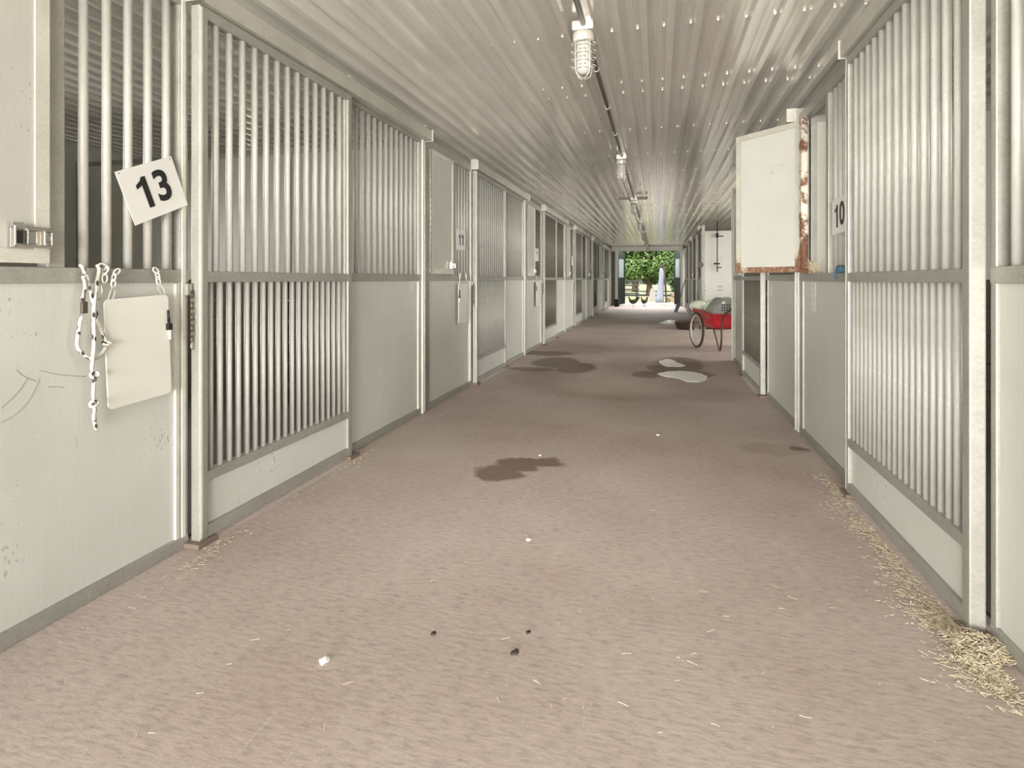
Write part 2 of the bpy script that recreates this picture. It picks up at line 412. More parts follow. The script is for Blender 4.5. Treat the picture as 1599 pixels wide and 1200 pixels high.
# end wall with the tall doorway and the steel header
bm = BM()
add_box(bm, OL, -1.62, Y1-.08, Y1, 0, ZC); add_box(bm, .90, OR, Y1-.08, Y1, 0, ZC); add_box(bm, -1.62, .90, Y1-.08, Y1, 2.42, ZC)
struct('wall_far', bm, M['darkmetal'])
M['header'] = galv('header_steel', (.33, .325, .29), (.42, .41, .37))
bm = BM(); add_box(bm, XL, XR, Y1-.22, Y1-.08, 2.27, 2.455, .004); struct('trim_header', bm, M['header'])
bm = BM(); add_box(bm, -1.72, -1.62, Y1-.16, Y1-.0801, 0, 2.27); add_box(bm, .90, .985, Y1-.16, Y1-.0801, 0, 2.27); struct('trim_jambs', bm, M['header'])
M['doorleaf'] = plain('dark_green_door', (.022, .028, .018), .9, 0, .08)
M['doorglass'] = plain('milky_door_pane', (.32, .36, .36), .3)
for nm, hx, ang, s in (('door_1', -1.62, R(79), 1), ('door_2', .90, R(-80), -1)):
    r = bpy.data.objects.new(nm, None); C.objects.link(r); r.location = (hx, Y1+.02, 0); r.rotation_euler = (0, 0, ang if s == 1 else ang); r['kind'] = 'structure'
    w_ = 1.22
    bm = BM(); x0, x1 = (0, w_) if s == 1 else (-w_, 0)
    add_box(bm, x0, x1, 0, .045, .03, 1.18); add_box(bm, x0, x1, 0, .045, 1.98, 2.27)
    add_box(bm, x0, x0+.16, 0, .045, 1.18, 1.98); add_box(bm, x1-.16, x1, 0, .045, 1.18, 1.98)
    obj('door_leaf', bm, M['doorleaf'], r)
    bm = BM(); add_box(bm, x0+.16, x1-.16, .015, .03, 1.18, 1.98); obj('door_pane', bm, M['doorglass'], r)

# ------------------------------------------------------------------ stall front builders (local frame: +x aisle, +y along, z up)
def shared(name, bm, m): return mesh(bm, name, m)
def bar_mesh(name, h, r, z0):
    bm = BM(); add_tube(bm, [(0, 0, z0), (0, 0, z0+h)], r, 14); return shared(name, bm, M['bar'])
UPBAR = bar_mesh('bar', 2.215-1.135, .0150, 1.135)
DRBAR = bar_mesh('bar', 2.192-1.13, .0148, 1.13)
LOBAR = bar_mesh('bar', 1.092-.292, .0124, .292)
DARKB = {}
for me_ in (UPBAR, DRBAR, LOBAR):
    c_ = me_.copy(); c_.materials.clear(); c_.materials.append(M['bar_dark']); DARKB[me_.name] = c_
TB = .045
MZ0, MZ1 = 1.087, 1.139
DARK = [False]
def bars(parent, me, xs, x, merged):
    mt = M['bar']
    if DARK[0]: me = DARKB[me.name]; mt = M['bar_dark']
    if merged:
        bm = BM()
        for y in xs:
            t = BM(); t.from_mesh(me); t.transform(Matrix.Translation((x, y, 0))); tmp = bpy.data.meshes.new('t'); t.to_mesh(tmp); t.free(); bm.from_mesh(tmp); bpy.data.meshes.remove(tmp)
        return obj('bars', bm, mt, parent)
    for y in xs: obj('bar', me, None, parent, (x, y, 0))
DW = 1.19
def sliding_door(label, merged=False, mirror=False):
    t = thing('sliding_door', label, 'sliding door', group='barred sliding stall doors')
    bm = BM(); a, b = .010, .055
    add_box(bm, a, b, 0, TB, .02, 2.233, .005); add_box(bm, a, b, DW-TB, DW, .02, 2.233, .005)
    for z0, z1 in ((2.188, 2.233), (1.088, 1.133), (.254, .296), (.022, .072)): add_box(bm, a+.001, b-.001, TB-.004, DW-TB+.004, z0, z1, .004)
    obj('door_frame', bm, M['galv'], t)
    bm = BM(); add_box(bm, a+.004, b+.0015, .003, .018, .03, 2.225, .003)
    add_box(bm, a+.002, b-.012, DW-TB-.022, DW-TB, 1.13, 2.19, .003); obj('edge_strip', bm, M['edge'], t)
    bars(t, DRBAR, [.108+.081*i for i in range(13)], .033, merged)
    bars(t, LOBAR, [.078+.0553*i for i in range(20)], .033, merged)
    bm = BM(); add_box(bm, .022, .038, TB, DW-TB, .06, .26); obj('kick_panel', bm, M['panel'], t)
    return t
AW = 1.17
def panel_frame(bm, w, cols):
    a, b = -TB, 0
    for y0, y1 in cols: add_box(bm, a, b, y0, y1, (MZ1-.002 if .5 < y0 < .7 else 0), 2.285, .004)
    for z0, z1 in ((0, .052), (MZ0, MZ1), (2.215, 2.285)): add_box(bm, a+.001, b+.003, .002, w-.002, z0, z1, .004)
def section_a(label, merged=False):
    t = thing('barred_stall_front', label, 'stall front', group='barred fixed panels beside the doors')
    bm = BM(); panel_frame(bm, AW, [(0, .03), (AW-.035, AW)]); obj('panel_frame', bm, M['galv'], t)
    bm = BM(); add_box(bm, -.035, -.010, .03, AW-.035, .05, MZ0+.002); obj('solid_panel', bm, M['panel'], t)
    bm = BM(); add_box(bm, -.012, .002, AW-.056, AW-.036, .05, MZ0-.004, .002); add_box(bm, -.030, -.003, AW-.056, AW-.036, MZ1, 2.214, .002); obj('edge_strip', bm, M['edge'], t)
    n = 13
    bars(t, UPBAR, [AW-.075-.0835*i for i in range(n)], -.022, merged)
    return t
BW = 1.20
def make_hatch(parent, rusty=False, opened=0):
    """door leaf of the feed hatch, hinged at y=0 of its own frame"""
    h = bpy.data.objects.new('hatch_door', None); C.objects.link(h); h.parent = parent; h.location = (.004, .095, 0); h.rotation_euler = (0, 0, -opened)
    W = .545; bm = BM(); a, b = -.020, .012; z0, z1 = 1.15, 2.212; f = .042
    # mitred frame
    for poly in (((0, z0), (W, z0), (W-f, z0+f), (f, z0+f)), ((W, z0), (W, z1), (W-f, z1-f), (W-f, z0+f)), ((W, z1), (0, z1), (f, z1-f), (W-f, z1-f)), ((0, z1), (0, z0), (f, z0+f), (f, z1-f))):
        add_prism(bm, poly, 'x', a, b)
    bmesh.ops.remove_doubles(bm, verts=bm.verts[:], dist=.0001)
    fr = obj('hatch_frame', bm, M['rusty'] if rusty else M['edge'], h)
    bm = BM(); add_box(bm, a+.006, b-.005, f-.002, W-f+.002, z0+f-.002, z1-f+.002); obj('hatch_panel', bm, M['hatch'], h)
    bm = BM(); add_tube(bm, [(.008, -.008, z0), (.008, -.008, z1)], .007, 8)
    for i in range(20): add_box(bm, .000, .0135, -.022, .006, z0+.01+i*.053, z0+.034+i*.053)
    obj('piano_hinge', bm, M['galv'], h)
    if not opened:
        lt = BM()
        # recessed cast latch: body, two uprights, slider and thumb plate
        y0, y1 = W-.115, W-.002
        add_box(lt, b, b+.006, y0, y1, 1.196, 1.262, .002)
        add_box(lt, b+.005, b+.022, y0, y0+.006, 1.200, 1.262, .002); add_box(lt, b+.005, b+.020, y0+.036, y0+.042, 1.206, 1.250, .002)
        add_box(lt, b+.005, b+.022, y1-.030, y1-.024, 1.204, 1.250, .002); add_box(lt, b+.005, b+.018, y1-.006, y1, 1.204, 1.248, .002)
        add_box(lt, b+.005, b+.018, y0, y1, 1.196, 1.204, .002); add_box(lt, b+.005, b+.018, y0+.034, y1, 1.248, 1.254, .002)
        add_prism(lt, [(y0, 1.252), (y0+.022, 1.252), (y0+.038, 1.246), (y0+.042, 1.254), (y0+.026, 1.270), (y0, 1.270)], 'x', b+.004, b+.016)
        add_box(lt, b+.005, b+.012, y0+.042, y1-.045, 1.210, 1.246, .001)
        add_tube(lt, [(b+.004, y1-.014, 1.227), (b+.016, y1-.014, 1.227)], .009, 12)
        l = obj('latch', lt, M['chrome'], h); l['label'] = 'polished metal latch'
        dk = BM(); add_box(dk, b+.006, b+.0075, y0+.008, y0+.034, 1.208, 1.247); obj('latch_recess', dk, M['ink'], h)
    return h
def section_b(label, merged=False, rusty=False, opened=0):
    t = thing('hatch_stall_front', label, 'stall front', group='fixed panels with a feed hatch')
    bm = BM(); panel_frame(bm, BW, [(0, .086), (.645, .70), (BW-.045, BW-.002)]); obj('panel_frame', bm, M['galv'], t)
    bm = BM(); add_box(bm, -.035, -.010, .05, BW-.045, .05, MZ0+.002); obj('solid_panel', bm, M['panel'], t)
    bm = BM(); add_box(bm, -.012, .002, BW-.064, BW-.046, .05, MZ0-.004, .002)
    add_box(bm, -.010, .006, BW-.038, BW-.018, .05, 2.27, .003); obj('edge_strip', bm, M['edge'], t)
    bars(t, UPBAR, [.777+.0835*i for i in range(5)], -.022, merged)
    make_hatch(t, rusty, opened)
    return t
def post(label):
    t = thing('stall_post', label, 'post', group='narrow galvanized posts between stalls')
    bm = BM(); add_box(bm, -.05, .014, -.008, .052, 0, 2.33, .004); o = obj('post_tube', bm, M['galv'], t)
    bm = BM(); add_box(bm, -.01, .017, -.022, -.0081, .0, 2.30, .003); add_box(bm, -.01, .017, .010, .026, .01, 2.31, .002); obj('post_flange', bm, M['edge'], t)
    return t
def track(label):
    t = thing('door_track', label, 'door track', group='box rails the stall doors hang from')
    bm = BM(); L = 2.44
    add_box(bm, .004, .074, 0, L, 2.243, 2.325, .004)
    obj('track_rail', bm, M['track'], t)
    for y in (.03, 1.20, 2.36):
        bm = BM(); add_prism(bm, [(.0, 2.325), (.074, 2.325), (.060, 2.346), (.0, 2.346)], 'y', y-.03, y+.03); obj('track_bracket', bm, M['track'], t)
    for y in (0, L):
        bm = BM(); add_box(bm, .0, .082, y-.003, y+.003, 2.238, 2.335, .001); obj('end_cap', bm, M['track'], t)
    return t
M['block'] = plain('worn_red_brick_guide', (.16, .115, .09), .8)
def guide(label):
    bm = BM(); add_box(bm, .0, .075, -.05, .06, 0, .022, .006)
    o = obj('door_guide', bm, M['block']); tag(o, label, 'door guide', 'floor guides under the doors'); return o
def latchchain(label):
    t = thing('latch_chain', label, 'chain', group='rusty latch chains by the doors')
    bm = BM(); add_box(bm, .0075, .026, -.034, -.008, 1.035, 1.082, .002); obj('keeper', bm, M['galv'], t)
    bm = BM(); z = 1.05
    for i in range(9):
        pts = []
        for k in range(10):
            a = 2*PI*k/10; dx, dz = .006*math.cos(a), .015*math.sin(a)
            pts.append((.030+dx if i % 2 else .030, -.016+(0 if i % 2 else dx), z-.012+dz))
        add_tube(bm, pts, .0024, 6, closed=True); z -= .023
    obj('chain_links', bm, M['chain'], t)
    bm = BM(); add_tube(bm, [(.030, -.016, z), (.030, -.019, z-.02), (.030, -.012, z-.03)], .004, 8); obj('snap_hook', bm, M['galv'], t)
    return t

def place(t, side, y):
    t.location = (XL if side == 'L' else XR, y, 0); t.rotation_euler = (0, 0, 0 if side == 'L' else PI)
ORD = ['nearest', 'second', 'third', 'fourth', 'fifth', 'sixth']
kL = ['right of the tilted 13 sign', 'just right of the upright 11 sign', 'whose far edge stands beside a damp floor patch', '', '', '']
def lab(side, i, txt_): return '%s, %s along the %s stall row' % (txt_, ORD[i], side)
proto = {}
def inst(key, maker, side, y, label, merged, **kw):
    k = (key, merged, DARK[0])
    if k not in proto or kw:
        o = maker(label, **({'merged': merged} if key in ('door', 'A', 'B') else {}), **kw)
        if not kw: proto[k] = o
        place(o, side, y); return o
    return dup(proto[k], (XL if side == 'L' else XR, y, 0), 0 if side == 'L' else PI, label)
lab_doorL = ['tall barred sliding stall door right of the tilted 13 sign, nearest on the left',
 'barred sliding stall door just right of the 11 sign on the left',
 'third barred sliding stall door down the left row, mesh-like dark bars, right of the third whiteboard',
 'fourth barred sliding stall door down the left row', 'fifth barred sliding stall door down the left row', 'sixth and farthest barred sliding stall door of the left row, near the open doorway']
lab_AL = ['barred panel over a white board with a small sticker, beyond the nearest left door',
 'barred panel over plain white board beyond the second left door', 'barred panel with bright white lower board beyond the third left door',
 'barred panel with white lower board beyond the fourth left door', 'barred panel with white lower board beyond the fifth left door', 'barred panel beyond the sixth left door, last of the left row']
lab_BL = ['hatch panel behind the tilted 13 sign, cut by the left edge of the photo',
 'hatch panel behind the 11 sign with a closed white hatch', 'hatch panel with closed hatch and the third whiteboard, third in the left row',
 'hatch panel with closed hatch before the fourth left door', 'hatch panel with closed hatch before the fifth left door', 'hatch panel with closed hatch before the sixth left door']
for i in range(6):
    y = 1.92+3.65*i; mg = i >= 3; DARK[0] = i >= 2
    inst('door', sliding_door, 'L', y, lab_doorL[i], mg)
    inst('A', section_a, 'L', y+2.360-AW, lab_AL[i], mg)
    inst('B', section_b, 'L', y-.002-BW, lab_BL[i], mg)
    inst('track', track, 'L', y-.02, 'horizontal box rail above the %s left sliding door' % ORD[i], False)
    inst('post', post, 'L', y+2.385, 'slim metal post just beyond the %s left sliding door\'s bay' % ORD[i], False)
    inst('guide', guide, 'L', y+.02, 'small brown floor guide under the near foot of the %s left door' % ORD[i], False)
    inst('guide', guide, 'L', y+DW+.0, 'small brown floor guide under the far foot of the %s left door' % ORD[i], False)
    if i < 4: inst('chain', latchchain, 'L', y, 'rusty latch chain hanging at the near edge of the %s left door' % ORD[i], False)
# right row: the same modules turned about; doors meet their posts the other way round
rd = [2.035+DW, 5.68+DW, 15.0+DW, 18.65+DW]
lab_doorR = ['tall barred sliding stall door at the right edge of the photo', 'barred sliding stall door on the right seen below the open hatch',
  'sliding stall door on the right beyond the wash bay', 'farthest sliding stall door of the right row']
lab_AR = ['barred panel cut by the right edge of the photo, nearest the camera', 'barred panel on the right hidden above by the open rusty hatch door, smooth board below',
  'barred panel just beyond the wash bay on the right', 'barred panel between the last two right doors']
lab_BR = ['hatch panel on the right carrying the 10 sign, its rusty hatch swung open', 'narrow hatch panel at the near corner of the wash bay, partly hiding the red cart',
  'hatch panel beyond the third right door', 'hatch panel beyond the farthest right door']
for i, y in enumerate(rd):
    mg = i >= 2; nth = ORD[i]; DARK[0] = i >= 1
    inst('door', sliding_door, 'R', y, lab_doorR[i], mg)
    inst('A', section_a, 'R', y-2.360+AW, lab_AR[i], mg)
    if i == 0: inst('B', section_b, 'R', y+.002+BW, lab_BR[i], mg, rusty=True, opened=R(137))
    else: inst('B', section_b, 'R', y+.002+BW, lab_BR[i], mg)
    inst('track', track, 'R', y+.02, 'horizontal box rail above the %s right sliding door' % nth, False)
    inst('post', post, 'R', y-2.385, 'slim metal post before the %s right sliding door\'s bay' % nth, False)
    if i < 2:
        inst('guide', guide, 'R', y-.02, 'small brown floor guide under the far foot of the %s right door' % nth, False)
        inst('guide', guide, 'R', y-DW, 'small brown floor guide under the near foot of the %s right door' % nth, False)
inst('post', post, 'R', 8.132, 'slim metal post at the near corner of the wash bay', False)
inst('post', post, 'R', 13.50, 'metal post at the far corner of the wash bay beside the hanging disc', False)

# ------------------------------------------------------------------ ceiling lamps and conduit
M['glass'] = plain('frosted_lamp_glass', (.36, .35, .31), .18, 0, .6, .08, 30)
M['cast'] = plain('cast_lamp_metal', (.50, .48, .42), .45, .4)
M['cage'] = plain('lamp_cage_wire', (.52, .50, .45), .4, .2)
M['cage_dark'] = plain('dark_lamp_cage', (.16, .15, .12), .5, .3)
def lamp(label, x, y, dark=False, bar=False):
    t = thing('caged_ceiling_lamp', label, 'ceiling lamp', (x, y, 0), group='caged lamps along the ceiling conduit')
    mc = M['cage_dark'] if dark else M['cage']; z = ZC-.022
    bm = BM(); add_box(bm, -.056, .056, -.050, .050, z-.050, z, .008); obj('junction_box', bm, M['cast'], t)
    bm = BM(); add_lathe(bm, [(.046, z-.050), (.054, z-.056), (.057, z-.070), (.057, z-.098), (.050, z-.104)][::-1], n=24); obj('collar', bm, M['cast'], t)
    bm = BM(); add_lathe(bm, [(.004, z-.272), (.018, z-.270), (.030, z-.262), (.038, z-.245), (.040, z-.20), (.040, z-.13), (.044, z-.104)], n=24); obj('glass_jar', bm, M['glass'], t)
    bm = BM(); r = .054
    for k in range(4):
        a = PI/4+k*PI/2; cx, cy = math.cos(a), math.sin(a)
        add_tube(bm, [(r*cx, r*cy, z-.085), (r*cx, r*cy, z-.245), (r*.85*cx, r*.85*cy, z-.272), (r*.45*cx, r*.45*cy, z-.288), (0, 0, z-.292)], .0028, 6)
    for zz in (z-.125, z-.165, z-.205, z-.245):
        add_tube(bm, [(r*math.cos(2*PI*k/20), r*math.sin(2*PI*k/20), zz) for k in range(20)], .0024, 5, closed=True)
    for a0 in range(4):   # outward loops of the guard
        a = a0*PI/2
        for zz in (z-.11, z-.15, z-.19, z-.23):
            pts = [((r+.012*math.sin(PI*q/6))*math.cos(a+(q-3)*.10), (r+.012*math.sin(PI*q/6))*math.sin(a+(q-3)*.10), zz) for q in range(7)]
            add_tube(bm, pts, .002, 5)
    obj('wire_cage', bm, mc, t)
    if bar:
        bm = BM(); add_box(bm, -.24, .22, -.04, -.03, z-.045, z+.005, .003); obj('mounting_bar', bm, M['darkmetal'], t)
    return t
LX = -.381; LY = [2.99+3.27*i for i in range(7)]
LT = ['large wire-caged jar lamp nearest the camera on the ceiling conduit', 'second wire-caged jar lamp along the ceiling conduit',
 'caged lamp with a dark crossbar, third along the ceiling conduit', 'fourth caged lamp along the ceiling conduit', 'fifth caged lamp along the ceiling conduit',
 'sixth caged lamp along the ceiling conduit', 'farthest caged lamp, hanging before the steel header of the doorway']
for i, y in enumerate(LY): lamp(LT[i], LX, min(y, 22.62), dark=2 <= i < 5, bar=(i == 2))
t = thing('ceiling_conduit', 'long dark metal conduit running lamp to lamp along the ceiling', 'conduit', (LX+.004, 0, 0))
zz = ZC-.045
ys = [Y0+.1]+[min(y, 22.62) for y in LY]
for a, b in zip(ys, ys[1:]):
    bm = BM(); add_tube(bm, [(0, a+(.052 if a > 0 else 0), zz), (0, b-.052, zz)], .0135, 10); obj('conduit_run', bm, M['conduit'], t)
    n = 4
    for k in range(n):
        y = a+(b-a)*(k+.75)/n if a > 0 else a+(b-a)*(k+.6)/n
        if abs(y-b) < .1 or abs(y-a) < .1: continue
        bm = BM(); pts = [(.026, y, zz+.020), (.019, y, zz+.014), (.014, y, zz), (.010, y, zz-.010), (0, y, zz-.0145), (-.010, y, zz-.010), (-.014, y, zz), (-.019, y, zz+.014), (-.026, y, zz+.020)]
        add_tube(bm, pts, .0035, 6); obj('conduit_clip', bm, M['cage'], t)

# ------------------------------------------------------------------ number sheets
def sheet(label, side, y, z, ang, digits, x=.022, w_=.262, h_=.20, size=.15, col=None):
    t = thing('number_sheet', label, 'number sign', group='laminated stall number sheets')
    t.location = ((XL+x) if side == 'L' else (XR-x), y, z); t.rotation_euler = (ang, 0, 0) if side == 'L' else (-ang, 0, PI)
    bm = BM(); add_box(bm, 0, .002, -w_/2, w_/2, -h_/2, h_/2); obj('sheet', bm, M['paper'], t)
    if digits:
        adv = size*.56
        for k, ch in enumerate(digits):
            me = digit_one(size*.73) if ch == '1' else textmesh(ch, size, bold=.0042)
            me.transform(Matrix.Rotation(PI/2, 4, 'X')); me.transform(Matrix.Rotation(PI/2, 4, 'Z')); me.materials.append(M['ink'])
            obj('printed_digit', me, None, t, (.0028, (k-(len(digits)-1)/2)*adv, 0))
    bm = BM()
    for yy in (-w_/2+.012, w_/2-.012): add_tube(bm, [(.001, yy, h_/2-.008), (.004, yy, h_/2-.008)], .0022, 6)
    obj('staple', bm, M['ink'], t)
    return t
sheet('white sheet printed 13, hanging tilted on the nearest left bars', 'L', 1.742, 1.443, R(24), '13', x=.010, size=.16)
sheet('white sheet printed 11, hanging upright on the left bars', 'L', 5.215, 1.486, R(1), '11', x=.010)
sheet('white sheet with a dark 9 on the third left hatch front', 'L', 8.80, 1.49, R(2), '9', x=.010)
sheet('small pale sheet hanging askew before the fourth left door', 'L', 12.52, 1.50, R(-9), '', x=.03)
sheet('small pale sheet hanging askew before the fifth left door', 'L', 16.17, 1.47, R(-10), '', x=.03)
sheet('small pale sheet hanging askew before the sixth left door', 'L', 19.82, 1.46, R(-10), '', x=.03)
sheet('white sheet printed 10 on the right wall beside the open hatch', 'R', 3.475, 1.455, R(-1), '10', x=.010, size=.175)

# ------------------------------------------------------------------ whiteboards on plastic chains
def rrect(y0, y1, z0, z1, r, n=5):
    out = []
    for cy, cz, a0 in ((y1-r, z1-r, 0), (y0+r, z1-r, 90), (y0+r, z0+r, 180), (y1-r, z0+r, 270)):
        for k in range(n+1):
            a = R(a0+90*k/n); out.append((cy+r*math.cos(a), cz+r*math.sin(a)))
    return out
def link(bm, c, ang, L=.030, W=.011, r=.0028, flat=False):
    pts = []
    for k in range(12):
        a = 2*PI*k/12; p = (W*math.cos(a)*(.75), (L/2)*math.sin(a))
        y = p[0]*math.cos(ang)-p[1]*math.sin(ang); z = p[0]*math.sin(ang)+p[1]*math.cos(ang)
        if flat: pts.append((c[0]+p[0], c[1]-p[1]*math.sin(ang), c[2]+p[1]*math.cos(ang)))
        else: pts.append((c[0], c[1]+y, c[2]+z))
    add_tube(bm, pts, r, 6, closed=True)
def whiteboard(label, y, z, marker='R', w_=.262, h_=.385, rz=0):
    t = thing('whiteboard', label, 'whiteboard', (XL+.022, y, z), rz, group='small whiteboards hung on chains')
    bm = BM(); add_prism(bm, rrect(-w_/2, w_/2, -h_/2, h_/2, .018), 'x', 0, .006); obj('board', bm, M['white'], t)
    for s_ in (-1, 1):
        bm = BM(); z0 = h_/2+.045; yy = s_*(w_/2-.035)
        link(bm, (.003, yy+.004*s_*-1, z0+.010), .1*s_); link(bm, (.003, yy-.006*s_, z0+.030), .25*s_, flat=True); link(bm, (.006, yy-.016*s_, z0+.050), .9*s_)
        obj('chain', bm, M['plasticw'], t)
        bm = BM(); add_tube(bm, [(.004, s_*(w_/2-.012), h_/2-.008), (.008, s_*(w_/2-.020), h_/2+.02), (.004, yy, z0), (.004, yy-.008*s_, z0-.02), (.008, s_*(w_/2-.030), h_/2+.0)], .0014, 5); obj('wire_hook', bm, M['plasticw'], t)
    s_ = 1 if marker == 'R' else -1
    m_ = bpy.data.objects.new('marker_pen', None)
    bm = BM(); yy = s_*(w_/2-.004)
    add_tube(bm, [(.012, yy, h_/2-.175), (.012, yy, h_/2-.115)], .0055, 10); mk = obj('marker', bm, M['plasticw'], t)
    bm = BM(); add_tube(bm, [(.012, yy-.002*s_, h_/2-.110), (.012, yy-.004*s_, h_/2-.06)], [.0056, .0042], 10); obj('marker_cap', bm, M['ink'], mk)
    bm = BM(); add_box(bm, .0055, .019, yy-.012, yy+.008, h_/2-.138, h_/2-.112, .002); obj('marker_clip', bm, M['ink'], mk)
    return t
b = whiteboard('blank whiteboard hanging below the 13 sign beside the rope', 1.668, .843); b.rotation_euler = (R(2.5), 0, 0)
whiteboard('narrow-looking whiteboard hanging below the 11 sign', 5.235, .865, 'L')
whiteboard('whiteboard on the third left hatch front, seen nearly edge-on', 8.80, .87, 'L')

# stickers
def sticker(name, label, side, y, z, w_, h_, lines):
    t = thing(name, label, 'sticker', ((XL-.009) if side == 'L' else (XR+.009), y, z), 0 if side == 'L' else PI)
    bm = BM(); add_box(bm, 0, .0012, -w_/2, w_/2, -h_/2, h_/2); obj('sticker_sheet', bm, M['sticker'], t)
    for (a, b, c, d) in lines:
        bm = BM(); add_box(bm, .0012, .0018, a*w_/2, b*w_/2, c*h_/2, d*h_/2); obj('printed_line', bm, M['stickerline'], t)
sticker('sticker', 'small pale printed sticker at the top of the first left white board', 'L', 4.135, 1.045, .095, .075, [(-.8, .5, .5, .62), (-.8, .5, -.1, 0), (-.8, .5, -.6, -.5), (.7, .85, -.3, .5)])
sticker('sticker', 'tall faded label strip on the right board under the 10 sign', 'R', 4.10, .985, .12, .19, [(-.8, .8, .75, .8), (-.8, .8, .3, .33), (-.8, .8, -.2, -.17), (-.8, .8, -.75, -.72)])
sticker('sticker', 'small pale label on the board below the open hatch', 'R', 5.50, 1.0, .05, .09, [(-.7, .7, .6, .66)])

# ------------------------------------------------------------------ rope
def ropemat():
    m, nt, b = newmat('flecked_white_rope')
    v = coords(nt, (1, 1, .55)); vo = nt.nodes.new('ShaderNodeTexVoronoi'); vo.inputs['Scale'].default_value = 62; nt.links.new(v, vo.inputs['Vector'])
    r = ramp(nt, vo.outputs['Distance'], [(.30, (.04, .035, .03)), (.36, (.56, .54, .47))])
    nt.links.new(r.outputs[0], b.inputs['Base Color']); b.inputs['Roughness'].default_value = .8
    bump(nt, b, vo.outputs['Distance'], .5, .003); return m
M['rope'] = ropemat()
def smooth(pts, n=5):
    out = []; P = [Vector(p) for p in pts]
    for i in range(len(P)-1):
        p0 = P[max(i-1, 0)]; p1 = P[i]; p2 = P[i+1]; p3 = P[min(i+2, len(P)-1)]
        for k in range(n):
            t = k/n; out.append(.5*((2*p1)+(-p0+p2)*t+(2*p0-5*p1+4*p2-p3)*t*t+(-p0+3*p1-3*p2+p3)*t**3))
    out.append(P[-1]); return out
def rp(zx, zy, off): # zoom position -> wall point
    u, v = 100+zx/4.283, 400+zy/4.283; Y, z = wallp(u, v, XL+off); return (off, Y-1.5, z)
t = thing('lead_rope', 'knotted white rope with dark flecks looped over the mid rail left of the whiteboard', 'rope', (XL, 1.5, 0))
bm = BM()
add_tube(bm, smooth([rp(108, 60, .006), rp(125, 78, .022), rp(145, 130, .024), rp(170, 210, .024), rp(195, 320, .026), rp(228, 430, .030), rp(262, 530, .034), rp(285, 592, .038), rp(262, 640, .034), rp(225, 682, .034), rp(190, 690, .036), rp(150, 672, .030), rp(105, 630, .026), rp(88, 585, .022), rp(100, 490, .022), rp(118, 400, .024)]), .0058, 10)
obj('rope_loop', bm, M['rope'], t)
bm = BM(); add_tube(bm, smooth([rp(118, 300, .022), rp(140, 230, .022), rp(138, 170, .030), rp(128, 140, .034), rp(150, 128, .036), rp(162, 160, .030)]), .0052, 10); obj('rope_end_loop', bm, M['rope'], t)
bm = BM(); add_tube(bm, smooth([rp(222, 62, .008), rp(235, 95, .020), rp(222, 160, .022), rp(212, 240, .022), rp(205, 300, .030), rp(198, 400, .038), rp(202, 500, .042), rp(200, 600, .044), rp(192, 700, .046), rp(188, 760, .040), rp(206, 800, .034), rp(200, 850, .030), rp(196, 940, .026), rp(210, 980, .026), rp(180, 1005, .030), rp(205, 1012, .034), rp(200, 1080, .024), rp(216, 1160, .022)]), .0060, 10); obj('rope_tail', bm, M['rope'], t)
for (c, a) in (((285, 590), .3), ((205, 795), .8), ((200, 990), .9)):
    bm = BM(); p = rp(c[0], c[1], .040); add_tube(bm, [(p[0]+.006*math.cos(k*.9), p[1]+.011*math.cos(2*PI*k/9), p[2]+.006*math.sin(2*PI*k/9)+.004*math.sin(a*k)) for k in range(9)], .005, 8, closed=True)
    obj('rope_knot', bm, M['rope'], t)
bm = BM(); p = rp(134, 345, .026); add_box(bm, p[0]-.006, p[0]+.006, p[1]-.010, p[1]+.010, p[2]-.020, p[2]+.020, .004)
add_tube(bm, [(p[0], p[1], p[2]+.015), (p[0], p[1]+.002, p[2]+.05), (p[0], p[1]+.004, p[2]+.06)], .003, 8); obj('snap_clasp', bm, M['darkmetal'], t)
bm = BM(); link(bm, rp(272, 148, .022), 0, .034, .013, .003); link(bm, rp(278, 100, .020), -.5, .034, .013, .003, flat=True); link(bm, rp(262, 72, .014), 1.2, .034, .013, .003); obj('plastic_links', bm, M['plasticw'], t)
bm = BM(); p = rp(238, 240, .022); link(bm, p, -.12, .058, .010, .0022); obj('carabiner', bm, M['chrome'], t)

# ------------------------------------------------------------------ things by the right hatch
def straw_mesh(pts_fn, n, lmin, lmax, r, seed):
    rnd = random.Random(seed); bm = BM()
    for i in range(n):
        x, y, z, tilt = pts_fn(rnd); L = rnd.uniform(lmin, lmax); a = rnd.uniform(0, PI); e = rnd.uniform(-tilt, tilt)
        d = Vector((math.cos(a)*math.cos(e), math.sin(a)*math.cos(e), math.sin(e)))*L/2; c = Vector((x, y, z))
        s_ = d.cross(Vector((0, 0, 1))).normalized()*r; u_ = Vector((0, 0, r*.8)); k = Vector((rnd.uniform(-1, 1), rnd.uniform(-1, 1), 0))*L*.08
        A = [c-d-s_, c-d+s_, c-d+u_]; B = [c+k-s_, c+k+s_, c+k+u_]; D = [c+d-s_, c+d+s_, c+d+u_]
        A, B, D = [[bm.verts.new(q) for q in Q] for Q in (A, B, D)]
        for P, Q in ((A, B), (B, D)):
            for m_ in range(3): bm.faces.new((P[m_], P[(m_+1) % 3], Q[(m_+1) % 3], Q[m_]))
    return bm
def strawmat(name, a, b_):
    m, nt, b = newmat(name); v = coords(nt); n = noise(nt, v, 60, 3, .7)
    r = ramp(nt, n, [(.3, a), (.5, tuple((x+y)/2 for x, y in zip(a, b_))), (.68, b_)]); nt.links.new(r.outputs[0], b.inputs['Base Color']); b.inputs['Roughness'].default_value = .7; return m
M['straw'] = strawmat('dry_straw', (.33, .25, .13), (.78, .70, .53))
